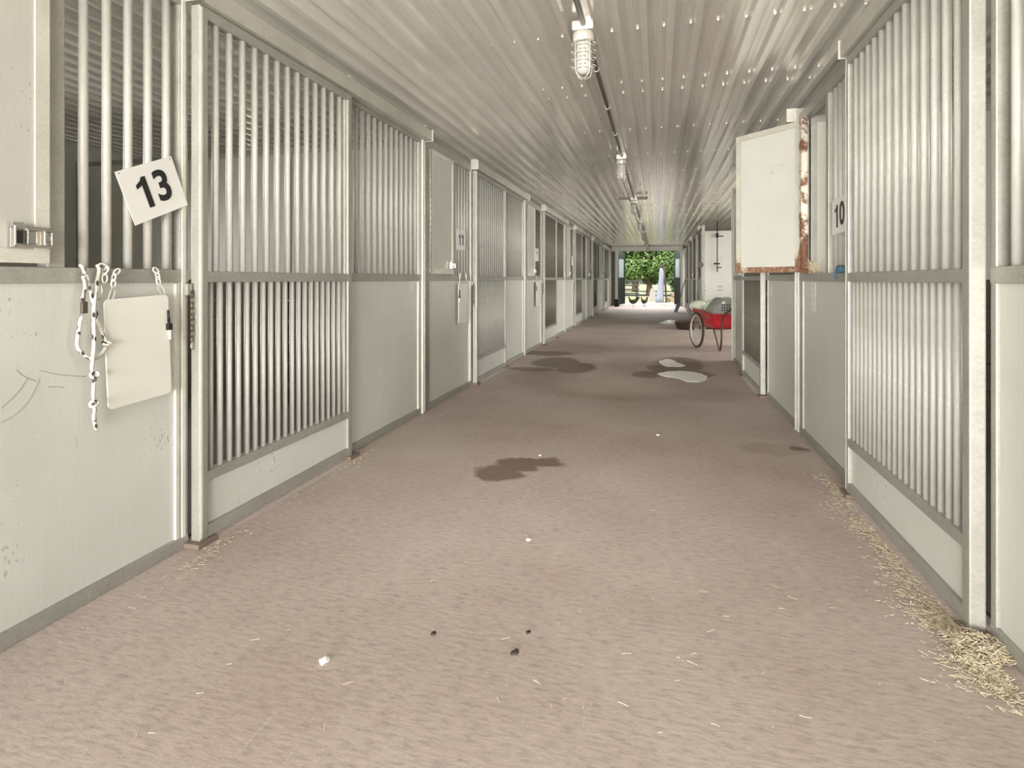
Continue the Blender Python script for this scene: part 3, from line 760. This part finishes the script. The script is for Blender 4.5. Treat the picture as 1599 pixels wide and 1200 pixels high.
def along_right(rnd):
    y = rnd.choice([rnd.uniform(2.1, 3.5), rnd.uniform(2.1, 2.9), rnd.uniform(1.75, 2.15)])
    spread = .045+.05*max(0, (2.4-y)) + .015*math.sin(y*9)
    x = .915-abs(rnd.gauss(0, spread)); return (x, y, .003+rnd.random()*.004, .12)
o = obj('straw_litter', straw_mesh(along_right, 2300, .004, .020, .0010, 3), M['straw']); tag(o, 'thin line of straw and chaff along the foot of the right door', 'straw', kind='stuff')
def heap(rnd):
    y = rnd.gauss(1.95, .10); y = min(max(y, 1.70), 2.25); x = rnd.uniform(.84, 1.02) if y < 2.04 and y > 1.9 else .93-abs(rnd.gauss(0, .05))
    h = max(0, .04-abs(y-1.97)*.25-abs(x-.93)*.2); return (x, y, .004+rnd.random()*h, .5)
o = obj('straw_heap', straw_mesh(heap, 2600, .006, .026, .0013, 4), M['straw']); tag(o, 'small heap of golden straw at the door gap, lower right of the photo', 'straw', kind='stuff')
def left_bits(rnd):
    y = rnd.choice([rnd.gauss(1.92, .09), rnd.gauss(3.1, .08), rnd.uniform(1.3, 3.2)]); return (-1.79+abs(rnd.gauss(0, .035)) + (.03 if y < 1.9 else 0), y, .003, .1)
o = obj('straw_crumbs', straw_mesh(left_bits, 260, .005, .02, .001, 5), M['straw']); tag(o, 'sparse pale straw crumbs along the foot of the nearest left door', 'straw', kind='stuff')
def strands(rnd):
    u, v = rnd.uniform(200, 1450), rnd.uniform(600, 1150); x, y = fl(u, v)
    x = min(max(x, -1.7), .8); return (x, y, .002, .02)
o = obj('straw_specks', straw_mesh(strands, 130, .006, .03, .0010, 6), M['straw']); tag(o, 'scattered pale straw specks over the open concrete floor', 'straw', kind='stuff')
# straw tuft on the sill of the open hatch, and a blue rag
bm = BM(); rnd = random.Random(11)
for i in range(60):
    y0_, z0_ = rnd.uniform(-.25, .10), 1.141; a = rnd.uniform(-.9, .9)
    L = rnd.uniform(.05, .13); add_tube(bm, [(-.02+rnd.uniform(-.012, .012), y0_, z0_+.001), (-.02+rnd.uniform(0, .03), y0_+a*L*.5, z0_+L*.5), (-.012+rnd.uniform(0, .04), y0_+a*L, z0_+L*.75)], .0013, 4)
o = obj('straw_tuft', bm, M['straw'], None, (XR, 4.05, 0), (0, 0, PI)); tag(o, 'tuft of dry straw on the sill of the open right hatch', 'straw', kind='stuff')
M['rag'] = plain('blue_cloth', (.05, .12, .17), .8)
bm = BM(); rnd = random.Random(5); add_ball(bm, (0, 0, 0), .026, 3, (.7, 1.5, .8), .28, rnd)
add_tube(bm, smooth([(.01, -.02, 0), (.014, -.035, -.02), (.012, -.028, -.05)]), [.008]*11, 7)
o = obj('blue_rag', bm, M['rag'], None, (XR-.022, 3.42, 1.155), (0, 0, PI)); tag(o, 'small dark blue rag tied to the bars under the 10 sign', 'rag')
# flaking painted pipe the open hatch hangs from
bm = BM(); add_tube(bm, [(0, 0, 1.14), (0, 0, 2.20)], .024, 14)
o = obj('hinge_pipe', bm, M['rustpipe'], None, (XR-.020, 4.205, 0)); tag(o, 'pipe with flaking cream paint and rust beside the open hatch', 'pipe')

# ------------------------------------------------------------------ wash bay: hanging disc, rod latch, feed tub
def atY(u, v, Y):
    a = math.atan((u-799.5)/F)-TH; X = Y*math.tan(a); d = Y*ct-X*st; return X, H+(436.5-v)*d/F
X_, Z_ = atY(1094, 414, 13.30)
t = thing('hanging_disc', 'dark round disc hanging on a cord at the corner of the wash bay', 'disc', (X_, 13.30, 0))
bm = BM(); add_tube(bm, [(0, 0, ZC-.005), (0, .0, Z_+.05)], .004, 6); obj('cord', bm, M['darkmetal'], t)
bm = BM(); add_tube(bm, [(0, -.012, Z_), (0, .012, Z_)], .062, 20); obj('disc', bm, M['darkmetal'], t)
X_, Z_ = atY(1120, 340, 13.47)
t = thing('rod_latch', 'long black vertical rod with brackets on the white wash bay wall', 'latch', (X_, 13.47, 0))
M['blackiron'] = plain('black_iron', (.015, .014, .012), .55, .3)
zt = atY(1120, 345, 13.47)[1]; zb = atY(1120, 425, 13.47)[1]
bm = BM(); add_tube(bm, [(0, 0, zb), (0, 0, zt)], .011, 8); obj('rod', bm, M['blackiron'], t)
for v, w_ in ((369, .13), (418, .10)):
    z = atY(1120, v, 13.47)[1]; bm = BM(); add_box(bm, 0, w_, -.006, .055, z-.01, z+.01, .002); obj('bracket', bm, M['blackiron'], t)
z = atY(1120, 368, 13.47)[1]; bm = BM(); add_box(bm, -.028, .028, -.02, .055, z-.045, z+.055, .004); obj('housing', bm, M['blackiron'], t)
z = atY(1120, 412, 13.47)[1]; bm = BM(); add_tube(bm, [(-.055, -.01, z), (.045, -.01, z)], .016, 10); add_ball(bm, (-.05, -.01, z), .024, 2); add_ball(bm, (.04, -.01, z), .020, 2); obj('grip', bm, M['blackiron'], t)
M['tub'] = plain('brown_rubber', (.045, .027, .018), .6)
bm = BM(); add_lathe(bm, [(.27, 0), (.30, .03), (.335, .15), (.345, .16), (.335, .16), (.30, .05), (.26, .03), (.01, .028)], n=32, capb=True, capt=True)
o = obj('feed_tub', bm, M['tub'], None, (.70, 13.05, .0)); tag(o, 'low dark brown rubber tub on the floor behind the cart wheel', 'tub')

# wet spills traced where they lie, bright glare painted into their colour
M['spill'] = plain('spill_with_glare', (1.0, .97, .92), .3, 0, .6, .07, 60)
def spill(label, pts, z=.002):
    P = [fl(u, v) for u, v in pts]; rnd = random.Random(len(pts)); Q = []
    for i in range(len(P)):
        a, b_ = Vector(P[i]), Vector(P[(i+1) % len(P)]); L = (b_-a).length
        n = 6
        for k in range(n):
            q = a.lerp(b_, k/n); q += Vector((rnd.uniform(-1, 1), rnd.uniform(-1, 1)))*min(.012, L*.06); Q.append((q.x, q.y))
    bm = BM(); add_prism(bm, Q, 'z', .0, z); o = obj('glare_spill', bm, M['spill']); tag(o, label, 'spill', 'spills with painted glare on the aisle floor'); return o
spill('larger spill with painted glare in the brown damp patch on the aisle floor', [(1026, 584), (1040, 581), (1062, 579.5), (1082, 581), (1095, 584), (1105, 588), (1104, 594), (1092, 597.5), (1072, 596), (1058, 591), (1040, 588.5), (1030, 586)])
spill('smaller spill with painted glare just behind the larger one', [(1029, 564.5), (1040, 561), (1050, 562), (1056, 566), (1071, 571), (1066, 573), (1040, 572.5), (1032, 569)])
spill('farthest spill with painted glare, by the brown tub', [(1028, 505), (1036, 502.5), (1044, 500), (1051, 500), (1057, 501.5), (1055, 503.5), (1052, 507.5), (1040, 507)])
# chips and droppings on the floor
M['chip'] = plain('white_chip', (.80, .76, .68), .7); M['clod'] = plain('dark_clod', (.05, .035, .025), .8)
for nm, mt, lb, ct_, items in (('chip', 'chip', None, 'chip', [((507, 1033), .019, 'white chip on the floor in the left foreground'), ((825, 844), .014, 'white chip on the floor near the middle of the aisle'), ((347+700*0+480, 690), .012, 'pale chip on the floor left of the small damp stain\'s far side'), ((1027, 680), .013, 'pale chip on the floor right of centre, beyond the small damp stain')]),
     ('dirt_clod', 'clod', None, 'dirt', [((676, 991), .010, 'tiny dark clod on the foreground floor, leftmost of three'), ((804, 1021), .013, 'tiny dark clod on the foreground floor, nearest the camera of three'), ((825, 989), .009, 'tiny dark clod on the foreground floor, rightmost of three')])):
    for k, (uv, r, l) in enumerate(items):
        if uv[0] == 827: uv = (843, 712); l = 'pale chip on the floor beside the small damp stain'
        x, y = fl(*uv); bm = BM(); rnd = random.Random(k+len(l)); add_ball(bm, (0, 0, r*.25), r, 2, (1., .75, .3), .35, rnd)
        o = obj(nm, bm, M[mt], None, (x, y, 0)); o.rotation_euler = (0, 0, rnd.uniform(0, 3)); tag(o, l, ct_)

# ------------------------------------------------------------------ red garden cart
M['red'] = plain('red_cart_plastic', (.42, .02, .025), .3, 0, .5, .1, 6)
M['tyre'] = plain('black_tyre', (.035, .025, .02), .7); M['rim'] = plain('pale_rim', (.52, .49, .42), .35, .3); M['frame'] = plain('brown_steel_tube', (.085, .045, .03), .45, .5)
cart = thing('garden_cart', 'red two-wheeled garden cart with bicycle wheels parked at the wash bay', 'cart', (.80, 9.10, 0), R(18))
# local: +y towards the front (away), +x to the cart's right; origin under the near-left corner of the tub
bm = BM()
W_, zb_ = .68, .34
outer_ = [  # (x0,x1,y0,y1,z) rings, rim last
    (.07, W_-.07, .07, .62, zb_), (.03, W_-.03, .035, .74, zb_+.10), (.0, W_, 0, .86, zb_+.215)]
def ringv(bm, r, lift=0, n=6, ins=0):
    x0, x1, y0, y1, z = r; out = []
    for (cx, cy) in ((x0, y0), (x1, y0), (x1, y1), (x0, y1)):
        rr = .05; sx = 1 if cx == x0 else -1; sy = 1 if cy == y0 else -1
        c = (cx+sx*rr, cy+sy*rr); a0 = {(1, 1): 180, (-1, 1): 270, (-1, -1): 0, (1, -1): 90}[(sx, sy)]
        for k in range(n):
            a = R(a0+90*k/(n-1)); out.append(bm.verts.new((c[0]+(rr-ins)*math.cos(a), c[1]+(rr-ins)*math.sin(a), z+lift*max(0, (c[1]-.35))/.5)))
    return out
rings = [ringv(bm, outer_[0]), ringv(bm, outer_[1], .03), ringv(bm, outer_[2], .07), ringv(bm, (-.02, W_+.02, -.02, .89, zb_+.222), .075), ringv(bm, (-.02, W_+.02, -.02, .89, zb_+.23), .075),
         ringv(bm, (.012, W_-.012, .012, .85, zb_+.225), .07), ringv(bm, (.045, W_-.045, .05, .73, zb_+.11), .03), ringv(bm, (.085, W_-.085, .085, .61, zb_+.012))]
for A, B in zip(rings, rings[1:]):
    n = len(A)
    for k in range(n): f = bm.faces.new((A[k], A[(k+1) % n], B[(k+1) % n], B[k])); f.smooth = True
bm.faces.new(rings[0][::-1]); bm.faces.new(rings[-1])
obj('tub', bm, M['red'], cart)
wy, wr = .46, .285
for sx, nm in ((-.055, 'wheel'), (W_+.055, 'wheel')):
    wh = bpy.data.objects.new('wheel', None); C.objects.link(wh); wh.parent = cart; wh.location = (sx, wy, wr)
    bm = BM(); add_tube(bm, [(0, (wr-.02)*math.cos(2*PI*k/36), (wr-.02)*math.sin(2*PI*k/36)) for k in range(36)], .020, 10, closed=True); obj('tyre', bm, M['tyre'], wh)
    bm = BM(); add_tube(bm, [(0, (wr-.045)*math.cos(2*PI*k/36), (wr-.045)*math.sin(2*PI*k/36)) for k in range(36)], .016, 6, closed=True); obj('rim', bm, M['rim'], wh)
    bm = BM()
    for k in range(20):
        a = 2*PI*k/20; s_ = .018 if k % 2 else -.018; add_tube(bm, [(s_, .015*math.cos(a+.6), .015*math.sin(a+.6)), (0, (wr-.05)*math.cos(a), (wr-.05)*math.sin(a))], .0026, 4)
    obj('spokes', bm, M['rim'], wh)
    bm = BM(); add_tube(bm, [(-.03, 0, 0), (.03, 0, 0)], .018, 10); obj('hub', bm, M['rim'], wh)
bm = BM(); add_tube(bm, [(-.03, wy, wr), (W_+.03, wy, wr)], .010, 8); obj('axle', bm, M['rim'], cart)
bm = BM(); add_box(bm, .10, .58, wy-.02, wy+.02, wr+.008, zb_-.001, .004); obj('axle_bracket', bm, M['frame'], cart)
for x in (.12, W_-.12):
    bm = BM(); add_tube(bm, smooth([(x-.05, .10, zb_), (x-.02, .05, .16), (x+.005, .02, .03), (x+.015, .015, .012), (x+.02, .01, .03), (x+.02, -.03, .18), (x+.02, -.035, .34), (x+.03, -.06, .50), (x+.05, -.12, .60)], 4), .015, 8); obj('leg', bm, M['frame'], cart)
bm = BM(); add_tube(bm, smooth([(.19, -.12, .60), (.22, -.26, .68), (.34, -.30, .69), (.46, -.26, .68), (W_-.07, -.12, .60)], 5), .013, 8); obj('handle', bm, M['frame'], cart)
def cart_pt(x, y, z):
    a = R(18); return (.80+x*math.cos(a)-y*math.sin(a), 9.10+x*math.sin(a)+y*math.cos(a), z)
# pet carrier in the cart
M['grey'] = plain('grey_green_plastic', (.22, .23, .20), .5); M['hole'] = plain('dark_vent', (.02, .02, .018), .8)
pc = thing('pet_carrier', 'grey-green plastic carrier crate with vent slots riding in the red cart', 'carrier', cart_pt(.135, .17, zb_+.03), R(18))
bm = BM(); L_, D_, H_ = .42, .34, .44
def sec(x, inset, h): return [bm.verts.new(p) for p in ((x, inset, .0), (x, D_-inset, .0), (x, D_-inset, h*.88), (x, D_-.06-inset, h), (x, .06+inset, h), (x, inset, h*.88))]
S = [sec(-.05, .05, .20), sec(-.03, .02, .29), sec(.08, .0, H_-.02), sec(.12, 0, H_), sec(L_-.08, 0, H_), sec(L_, .02, H_-.08)]
for A, B in zip(S, S[1:]):
    for k in range(6): bm.faces.new((A[k], A[(k+1) % 6], B[(k+1) % 6], B[k]))
bm.faces.new(S[0][::-1]); bm.faces.new(S[-1]); obj('shell', bm, M['grey'], pc)
for i in range(7):
    for j in range(3):
        bm = BM(); x = .10+i*.036; z = .235+j*.040; add_box(bm, x, x+.017, -.004, .004, z, z+.028, .001); obj('vent_slot', bm, M['hole'], pc)
for z in (.10, .14, .18, .22, .26):
    bm = BM(); add_box(bm, -.02+(z-.1)*.3, .07, -.006, .006, z, z+.012, .002); obj('rib', bm, M['grey'], pc)
bm = BM(); add_box(bm, .10, .15, -.004, .001, .350, .380); obj('white_tag', bm, M['plasticw'], pc)['label'] = 'small white tag'
bm = BM(); add_tube(bm, smooth([(.16, D_/2, H_-.002), (.20, D_/2, H_+.03), (.28, D_/2, H_+.03), (.32, D_/2, H_-.002)]), .008, 8); obj('carry_handle', bm, M['plasticw'], pc)
def bagmat():
    m, nt, b = newmat('thin_pale_green_plastic'); v = coords(nt); n = noise(nt, v, 9, 4)
    r = ramp(nt, n, [(.3, (.42, .47, .36)), (.7, (.66, .69, .56))]); nt.links.new(r.outputs[0], b.inputs['Base Color']); b.inputs['Roughness'].default_value = .35
    b.inputs['Subsurface Weight'].default_value = .0; bump(nt, b, noise(nt, v, 22, 5, .7), .6, .02); return m
M['bag'] = bagmat()
def bag(label, p, r, sc, seed):
    rnd = random.Random(seed); bm = BM(); q = bmesh.ops.create_icosphere(bm, subdivisions=4, radius=1.0)
    ph = [(Vector((rnd.gauss(0, 1), rnd.gauss(0, 1), rnd.gauss(0, 1)))*2.2, rnd.uniform(0, 6)) for _ in range(10)]
    for v in bm.verts:
        k = 1+sum(.028*math.sin(w_.dot(v.co)*1.5+a) for w_, a in ph); v.co = Vector((v.co.x*r*sc[0]*k, v.co.y*r*sc[1]*k, v.co.z*r*sc[2]*k))
    for f in bm.faces: f.smooth = True
    o = obj('plastic_bag', bm, M['bag'], None, p); tag(o, label, 'bag', 'pale plastic bags in the cart')
bag('pale green crumpled plastic bag at the front lip of the red cart', cart_pt(.09, .78, zb_+.32), .12, (1.1, .8, .78), 1)
bag('pale green crumpled plastic bag against the carrier crate in the red cart', cart_pt(.26, .645, zb_+.29), .125, (.85, .5, 1.05), 2)

# ------------------------------------------------------------------ shovel leaning on the far right
x, y = fl(1065, 487)
M['bluegrey'] = plain('blue_grey_steel', (.10, .12, .15), .5, .2)
t = thing('shovel', 'dark shovel leaning on the right row near the far doorway', 'shovel', (.655, 19.7, 0))
bm = BM(); add_tube(bm, [(.02, 0, .28), (.245, .02, 1.10)], .016, 8); obj('handle', bm, M['bluegrey'], t)
bm = BM(); add_prism(bm, [(-.13, 0), (-.02, 0.), (.10, .26), (.08, .34), (.02, .36), (-.06, .20)], 'y', -.05, -.035)
bmesh.ops.translate(bm, verts=bm.verts[:], vec=(0, .05, .002)); obj('blade', bm, M['bluegrey'], t)
# dark boot-like bucket by the left jamb
M['bucketm'] = plain('black_bucket', (.03, .032, .035), .5)
bm = BM(); add_lathe(bm, [(.10, 0), (.13, .30), (.135, .30), (.13, .305), (.09, .02), (.01, .018)], n=20)
o = obj('bucket', bm, M['bucketm'], None, (-1.60, 23.1, 0)); tag(o, 'black bucket standing by the left jamb of the far doorway', 'bucket')

# ------------------------------------------------------------------ hens in the doorway
M['feather'] = plain('dark_olive_feathers', (.075, .08, .045), .7, 0, .4, .35, 30); M['comb'] = plain('red_comb', (.3, .03, .02), .6); M['henleg'] = plain('yellow_leg', (.30, .22, .10), .6)
def hen(label, x, y, rz, s=1.0, tailup=1.0):
    t = thing('hen', label, 'hen', (x, y, 0), rz, group='dark hens at the far doorway'); t.scale = (s, s, s)
    # body, breast, neck, head and tail as one skin swept along a bent spine (+x = forward)
    sp = [((-.235, .40*tailup+.0), .012, .006), ((-.205, .365), .050, .012), ((-.165, .31), .060, .020), ((-.125, .265), .068, .040), ((-.08, .225), .085, .072), ((-.02, .20), .098, .088), ((.045, .195), .094, .085), ((.10, .215), .075, .066), ((.135, .255), .050, .044), ((.150, .30), .034, .030), ((.158, .335), .028, .025), ((.172, .362), .027, .023), ((.195, .366), .018, .015), ((.222, .358), .004, .004)]
    bm = BM(); rings = []
    for i, (p, a, b_) in enumerate(sp):
        q0 = Vector(sp[max(i-1, 0)][0]); q1 = Vector(sp[min(i+1, len(sp)-1)][0]); tn = (q1-q0).normalized(); nn = Vector((-tn.y, tn.x))
        rings.append([bm.verts.new((p[0]+nn.x*a*math.cos(2*PI*k/14), b_*math.sin(2*PI*k/14), p[1]+nn.y*a*math.cos(2*PI*k/14))) for k in range(14)])
    for A, B in zip(rings, rings[1:]):
        for k in range(14): f = bm.faces.new((A[k], A[(k+1) % 14], B[(k+1) % 14], B[k])); f.smooth = True
    bm.faces.new(rings[0][::-1]); bm.faces.new(rings[-1]); obj('body', bm, M['feather'], t)
    bm = BM(); add_prism(bm, [(.158, .385), (.165, .41), (.175, .395), (.185, .412), (.192, .392), (.205, .395), (.205, .372), (.165, .372)], 'y', -.004, .004); obj('comb', bm, M['comb'], t)
    for sy in (-1, 1):
        bm = BM(); add_ball(bm, (-.02, sy*.078, .215), .085, 2, (1.25, .18, .62)); obj('wing', bm, M['feather'], t)
        bm = BM(); add_tube(bm, [(.01, sy*.035, .13), (-.005, sy*.035, .07), (.005, sy*.035, .008)], .008, 6)
        for a in (-.5, 0, .5): add_tube(bm, [(.005, sy*.035, .006), (.005+.045*math.cos(a), sy*.035+.045*math.sin(a), .005)], .005, 5)
        add_tube(bm, [(.005, sy*.035, .006), (-.02, sy*.035, .005)], .005, 5); obj('leg', bm, M['henleg'], t)
    return t
hx, hy = atY(989, 470, 23.4)[0], 23.4
hen('dark hen at the far doorway, left of the two', hx, hy, R(178), .98)
hx = atY(1006, 470, 23.75)[0]
hen('dark hen at the far doorway, right of the two', hx, 23.75, R(230), .95)

# ------------------------------------------------------------------ outside, beyond the doorway
def grassmat():
    m, nt, b = newmat('sunlit_grass'); v = coords(nt); n = noise(nt, v, 1.2, 5); n2 = noise(nt, v, 30, 4)
    r = ramp(nt, n, [(.3, (.33, .34, .17)), (.55, (.48, .46, .28)), (.75, (.56, .53, .38))]); r2 = ramp(nt, n2, [(.3, .75), (.7, 1.15)])
    nt.links.new(mixc(nt, 1., r.outputs[0], r2.outputs[0], 'MULTIPLY'), b.inputs['Base Color']); b.inputs['Roughness'].default_value = .9; return m
M['grass'] = grassmat()
bm = BM(); add_box(bm, -60, 60, Y1+4.0, 130, -.2, -.03); struct('ground_outside', bm, M['grass'])
M['bounce'] = plain('pale_bounce_strip', (.64, .61, .53), .9, 0, .3, .12, 3)
M['gravel'] = plain('pale_gravel', (.42, .38, .33), .9, 0, .3, .2, 20)
bm = BM(); add_box(bm, -60, 60, Y1+.05, Y1+4.0, -.2, -.02); struct('ground_far_bounce', bm, M['bounce'])  # pale strip added to bounce sun up to the far ceiling
bm = BM(); add_box(bm, -60, 60, -60, Y0-.05, -.2, -.02); struct('ground_yard', bm, M['gravel'])
M['wood'] = plain('dark_fence_wood', (.06, .055, .04), .8); M['bark'] = plain('tree_bark', (.11, .07, .045), .9)
fence = thing('rail_fence', 'dark wooden rail fence across the grass left of the doorway view', 'fence', (-2.2, 34, 0))
for z in (.26, .50, .74, 1.0):
    bm = BM(); add_box(bm, -5.5, 1.15, -.02, .02, z-.045, z+.045); obj('rail', bm, M['wood'], fence)
for x in (-5.3, -3.2, -1.1, 1.0):
    bm = BM(); add_tube(bm, [(x, .07, -.05), (x, .07, 1.12)], .05, 8); obj('fence_post', bm, M['wood'], fence)
def leafmat(name, a, b_, c_):
    m, nt, b = newmat(name); oi = nt.nodes.new('ShaderNodeTexCoord'); n = nt.nodes.new('ShaderNodeTexNoise'); n.inputs['Scale'].default_value = 2.6; n.inputs['Detail'].default_value = 6; n.inputs['Roughness'].default_value = .75
    nt.links.new(oi.outputs['Object'], n.inputs['Vector']); r = ramp(nt, n.outputs[0], [(.32, a), (.5, b_), (.66, c_)])
    nt.links.new(r.outputs[0], b.inputs['Base Color']); b.inputs['Roughness'].default_value = .5
    b.inputs['Transmission Weight'].default_value = 0; return m
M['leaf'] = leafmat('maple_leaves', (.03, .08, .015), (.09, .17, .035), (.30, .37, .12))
M['leafdark'] = leafmat('dark_green_leaves', (.02, .05, .015), (.05, .10, .03), (.12, .19, .06))  # darker green for the bushy tree on the right
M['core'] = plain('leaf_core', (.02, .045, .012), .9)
def tree(label, x, y, blobs, nleaf, mat, seed, trunk=(.16, 1.6), size=.11, group=None):
    t = thing('leafy_tree', label, 'tree', (x, y, 0), group=group); rnd = random.Random(seed)
    bm = BM(); add_tube(bm, smooth([(0, 0, -.05), (.05, 0, trunk[1]*.5), (-.03, 0, trunk[1]), (0, 0, trunk[1]+1.2)], 3), [trunk[0]*(1-.05*k) for k in range(10)], 10); obj('trunk', bm, M['bark'], t)
    bm = BM(); tot = sum(b_[3]**2 for b_ in blobs)
    for (cx, cy, cz, r, sz) in blobs:
        for i in range(int(nleaf*r*r/tot)):
            d = Vector((rnd.gauss(0, 1), rnd.gauss(0, 1), rnd.gauss(0, 1))).normalized(); rr = r*(1+rnd.gauss(0, .10)-.25*(rnd.random()**3))
            c = Vector((cx+d.x*rr, cy+d.y*rr, cz+d.z*rr*sz))
            nrm = (d+Vector((rnd.gauss(0, .55), rnd.gauss(0, .55), rnd.gauss(0, .55)+.35))).normalized(); a = nrm.orthogonal().normalized(); b2 = nrm.cross(a); th = rnd.uniform(0, 2*PI)
            e1 = a*math.cos(th)+b2*math.sin(th); e2 = nrm.cross(e1); s_ = size*rnd.uniform(.6, 1.3)
            vs_ = [bm.verts.new(c+e1*s_*p+e2*s_*q+nrm*w_*s_) for p, q, w_ in ((0, -1, -.1), (.55, -.1, .12), (.28, .75, 0), (-.28, .8, 0), (-.6, 0, .12))]
            bm.faces.new(vs_)
    cr = obj('crown', bm, mat, t)
    bm = BM()
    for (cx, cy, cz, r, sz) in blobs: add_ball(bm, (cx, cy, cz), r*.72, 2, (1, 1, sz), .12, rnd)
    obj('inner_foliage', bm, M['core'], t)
    return t
rnd = random.Random(21); bl = []
for i in range(34):
    bl.append((rnd.uniform(-3.4, 3.2), rnd.uniform(-.6, 1.2), (1.55+.25*(i % 3)) if i < 12 else rnd.uniform(2.0, 5.0), rnd.uniform(.65, .95), .85))
    if i < 12: bl[-1] = (-3.2+.56*i,)+bl[-1][1:]
tree('broad leafy maple filling the doorway view above the fence', -.6, 39, bl, 32000, M['leaf'], 2, (.2, 1.5), .105)
bl = [(rnd.uniform(-.9, 1.6), rnd.uniform(-.4, .4), rnd.uniform(.55, 3.4), rnd.uniform(.4, .65), .9) for i in range(12)]
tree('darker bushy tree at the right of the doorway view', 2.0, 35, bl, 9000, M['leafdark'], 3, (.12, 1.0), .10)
bl = [(rnd.uniform(-8, 8), rnd.uniform(-1, 1), rnd.uniform(2.2, 6.0), rnd.uniform(1.0, 1.7), .9) for i in range(22)]
tree('distant green tree line behind the maple', -2, 52, bl, 9000, M['leaf'], 4, (.3, 2.5), .22)
# furled cloth on a leaning post, white board, woodpile
M['cloth'] = plain('pale_blue_white_cloth', (.30, .33, .40), .7, 0, .3, .08, 12)
x, z = atY(1031, 470, 28)
t = thing('draped_post', 'tall post wrapped in folded pale blue-white cloth outside the doorway', 'draped post', (x, 28, -.03))
bm = BM(); n = 32; rings = []
for (z_, r, ox) in ((0, .17, -.03), (.25, .165, -.02), (.6, .14, 0), (.95, .115, .03), (1.25, .11, .06), (1.45, .10, .06), (1.6, .07, .05), (1.68, .03, .02)):
    rings.append([bm.verts.new((ox+r*(1+.16*math.sin(7*a+z_*2))*math.cos(a), r*(1+.16*math.sin(7*a+z_*2))*math.sin(a), z_)) for a in [2*PI*k/n for k in range(n)]])
for A, B in zip(rings, rings[1:]):
    for k in range(n): f = bm.faces.new((A[k], A[(k+1) % n], B[(k+1) % n], B[k])); f.smooth = True
bm.faces.new(rings[0][::-1]); bm.faces.new(rings[-1]); obj('folded_cloth', bm, M['cloth'], t)
bm = BM(); add_tube(bm, [(.05, .0, 1.6), (.06, 0, 1.80)], .02, 8); obj('post', bm, M['bark'], t)
x, z = atY(1040.5, 470, 28.4)
bm = BM(); add_tube(bm, smooth([(.0, 0, -.04), (-.03, 0, .6), (-.08, 0, 1.2), (-.12, 0, 1.9)], 4), .045, 8)
o = obj('leaning_pole', bm, M['bark'], None, (x, 28.4, 0)); tag(o, 'thin brown pole beside the cloth-wrapped post', 'pole')
x, z = atY(1019, 470, 30)
M['whitepaint'] = plain('white_painted_board', (.36, .35, .35), .6)
bm = BM(); add_prism(bm, [(-.16, -.04), (.15, -.04), (.15, .42), (.10, .60), (.0, .70), (-.09, .60), (-.15, .40)], 'y', -.03, .03)
o = obj('white_board_panel', bm, M['whitepaint'], None, (x, 30, 0)); tag(o, 'white painted board standing on the grass left of the draped post', 'board')
M['log'] = plain('pale_cut_logs', (.35, .26, .18), .8, 0, .3, .4, 8); rnd = random.Random(9)
x, z = atY(1049, 470, 29.5)
for i, (dx, dz) in enumerate(((-.05, .12), (.24, .12), (.52, .12), (.10, .34), (.38, .34))):
    bm = BM(); add_tube(bm, [(0, -.5, 0), (0, .5, 0)], .115, 12); o = obj('log', bm, M['log'], None, (x+dx, 29.9, dz-.04), (0, 0, R(8)))
    tag(o, 'cut log in the small woodpile right of the doorway view', 'log', 'logs in the woodpile')

# faint curved scratches on the nearest left board
fr0 = [o for o in C.objects if o.get('label') == lab_BL[0]][0]
M['scratch'] = plain('grey_scratch', (.26, .25, .21), .7)
def zp(zx, zy):
    Y, z = wallp(zx/2.4, 400+zy/2.4, XL-.010); return (-.0098, Y-fr0.location.y, z)
for pts in ([(2, 572), (40, 538), (75, 500), (102, 458)], [(2, 625), (60, 592), (112, 535), (148, 460)], [(62, 428), (90, 452), (135, 470)], [(150, 430), (230, 446), (320, 452)], [(180, 492), (215, 490), (240, 494)]):
    bm = BM(); add_tube(bm, smooth([zp(*p) for p in pts]), .0009, 4); obj('scratch_mark', bm, M['scratch'], fr0)
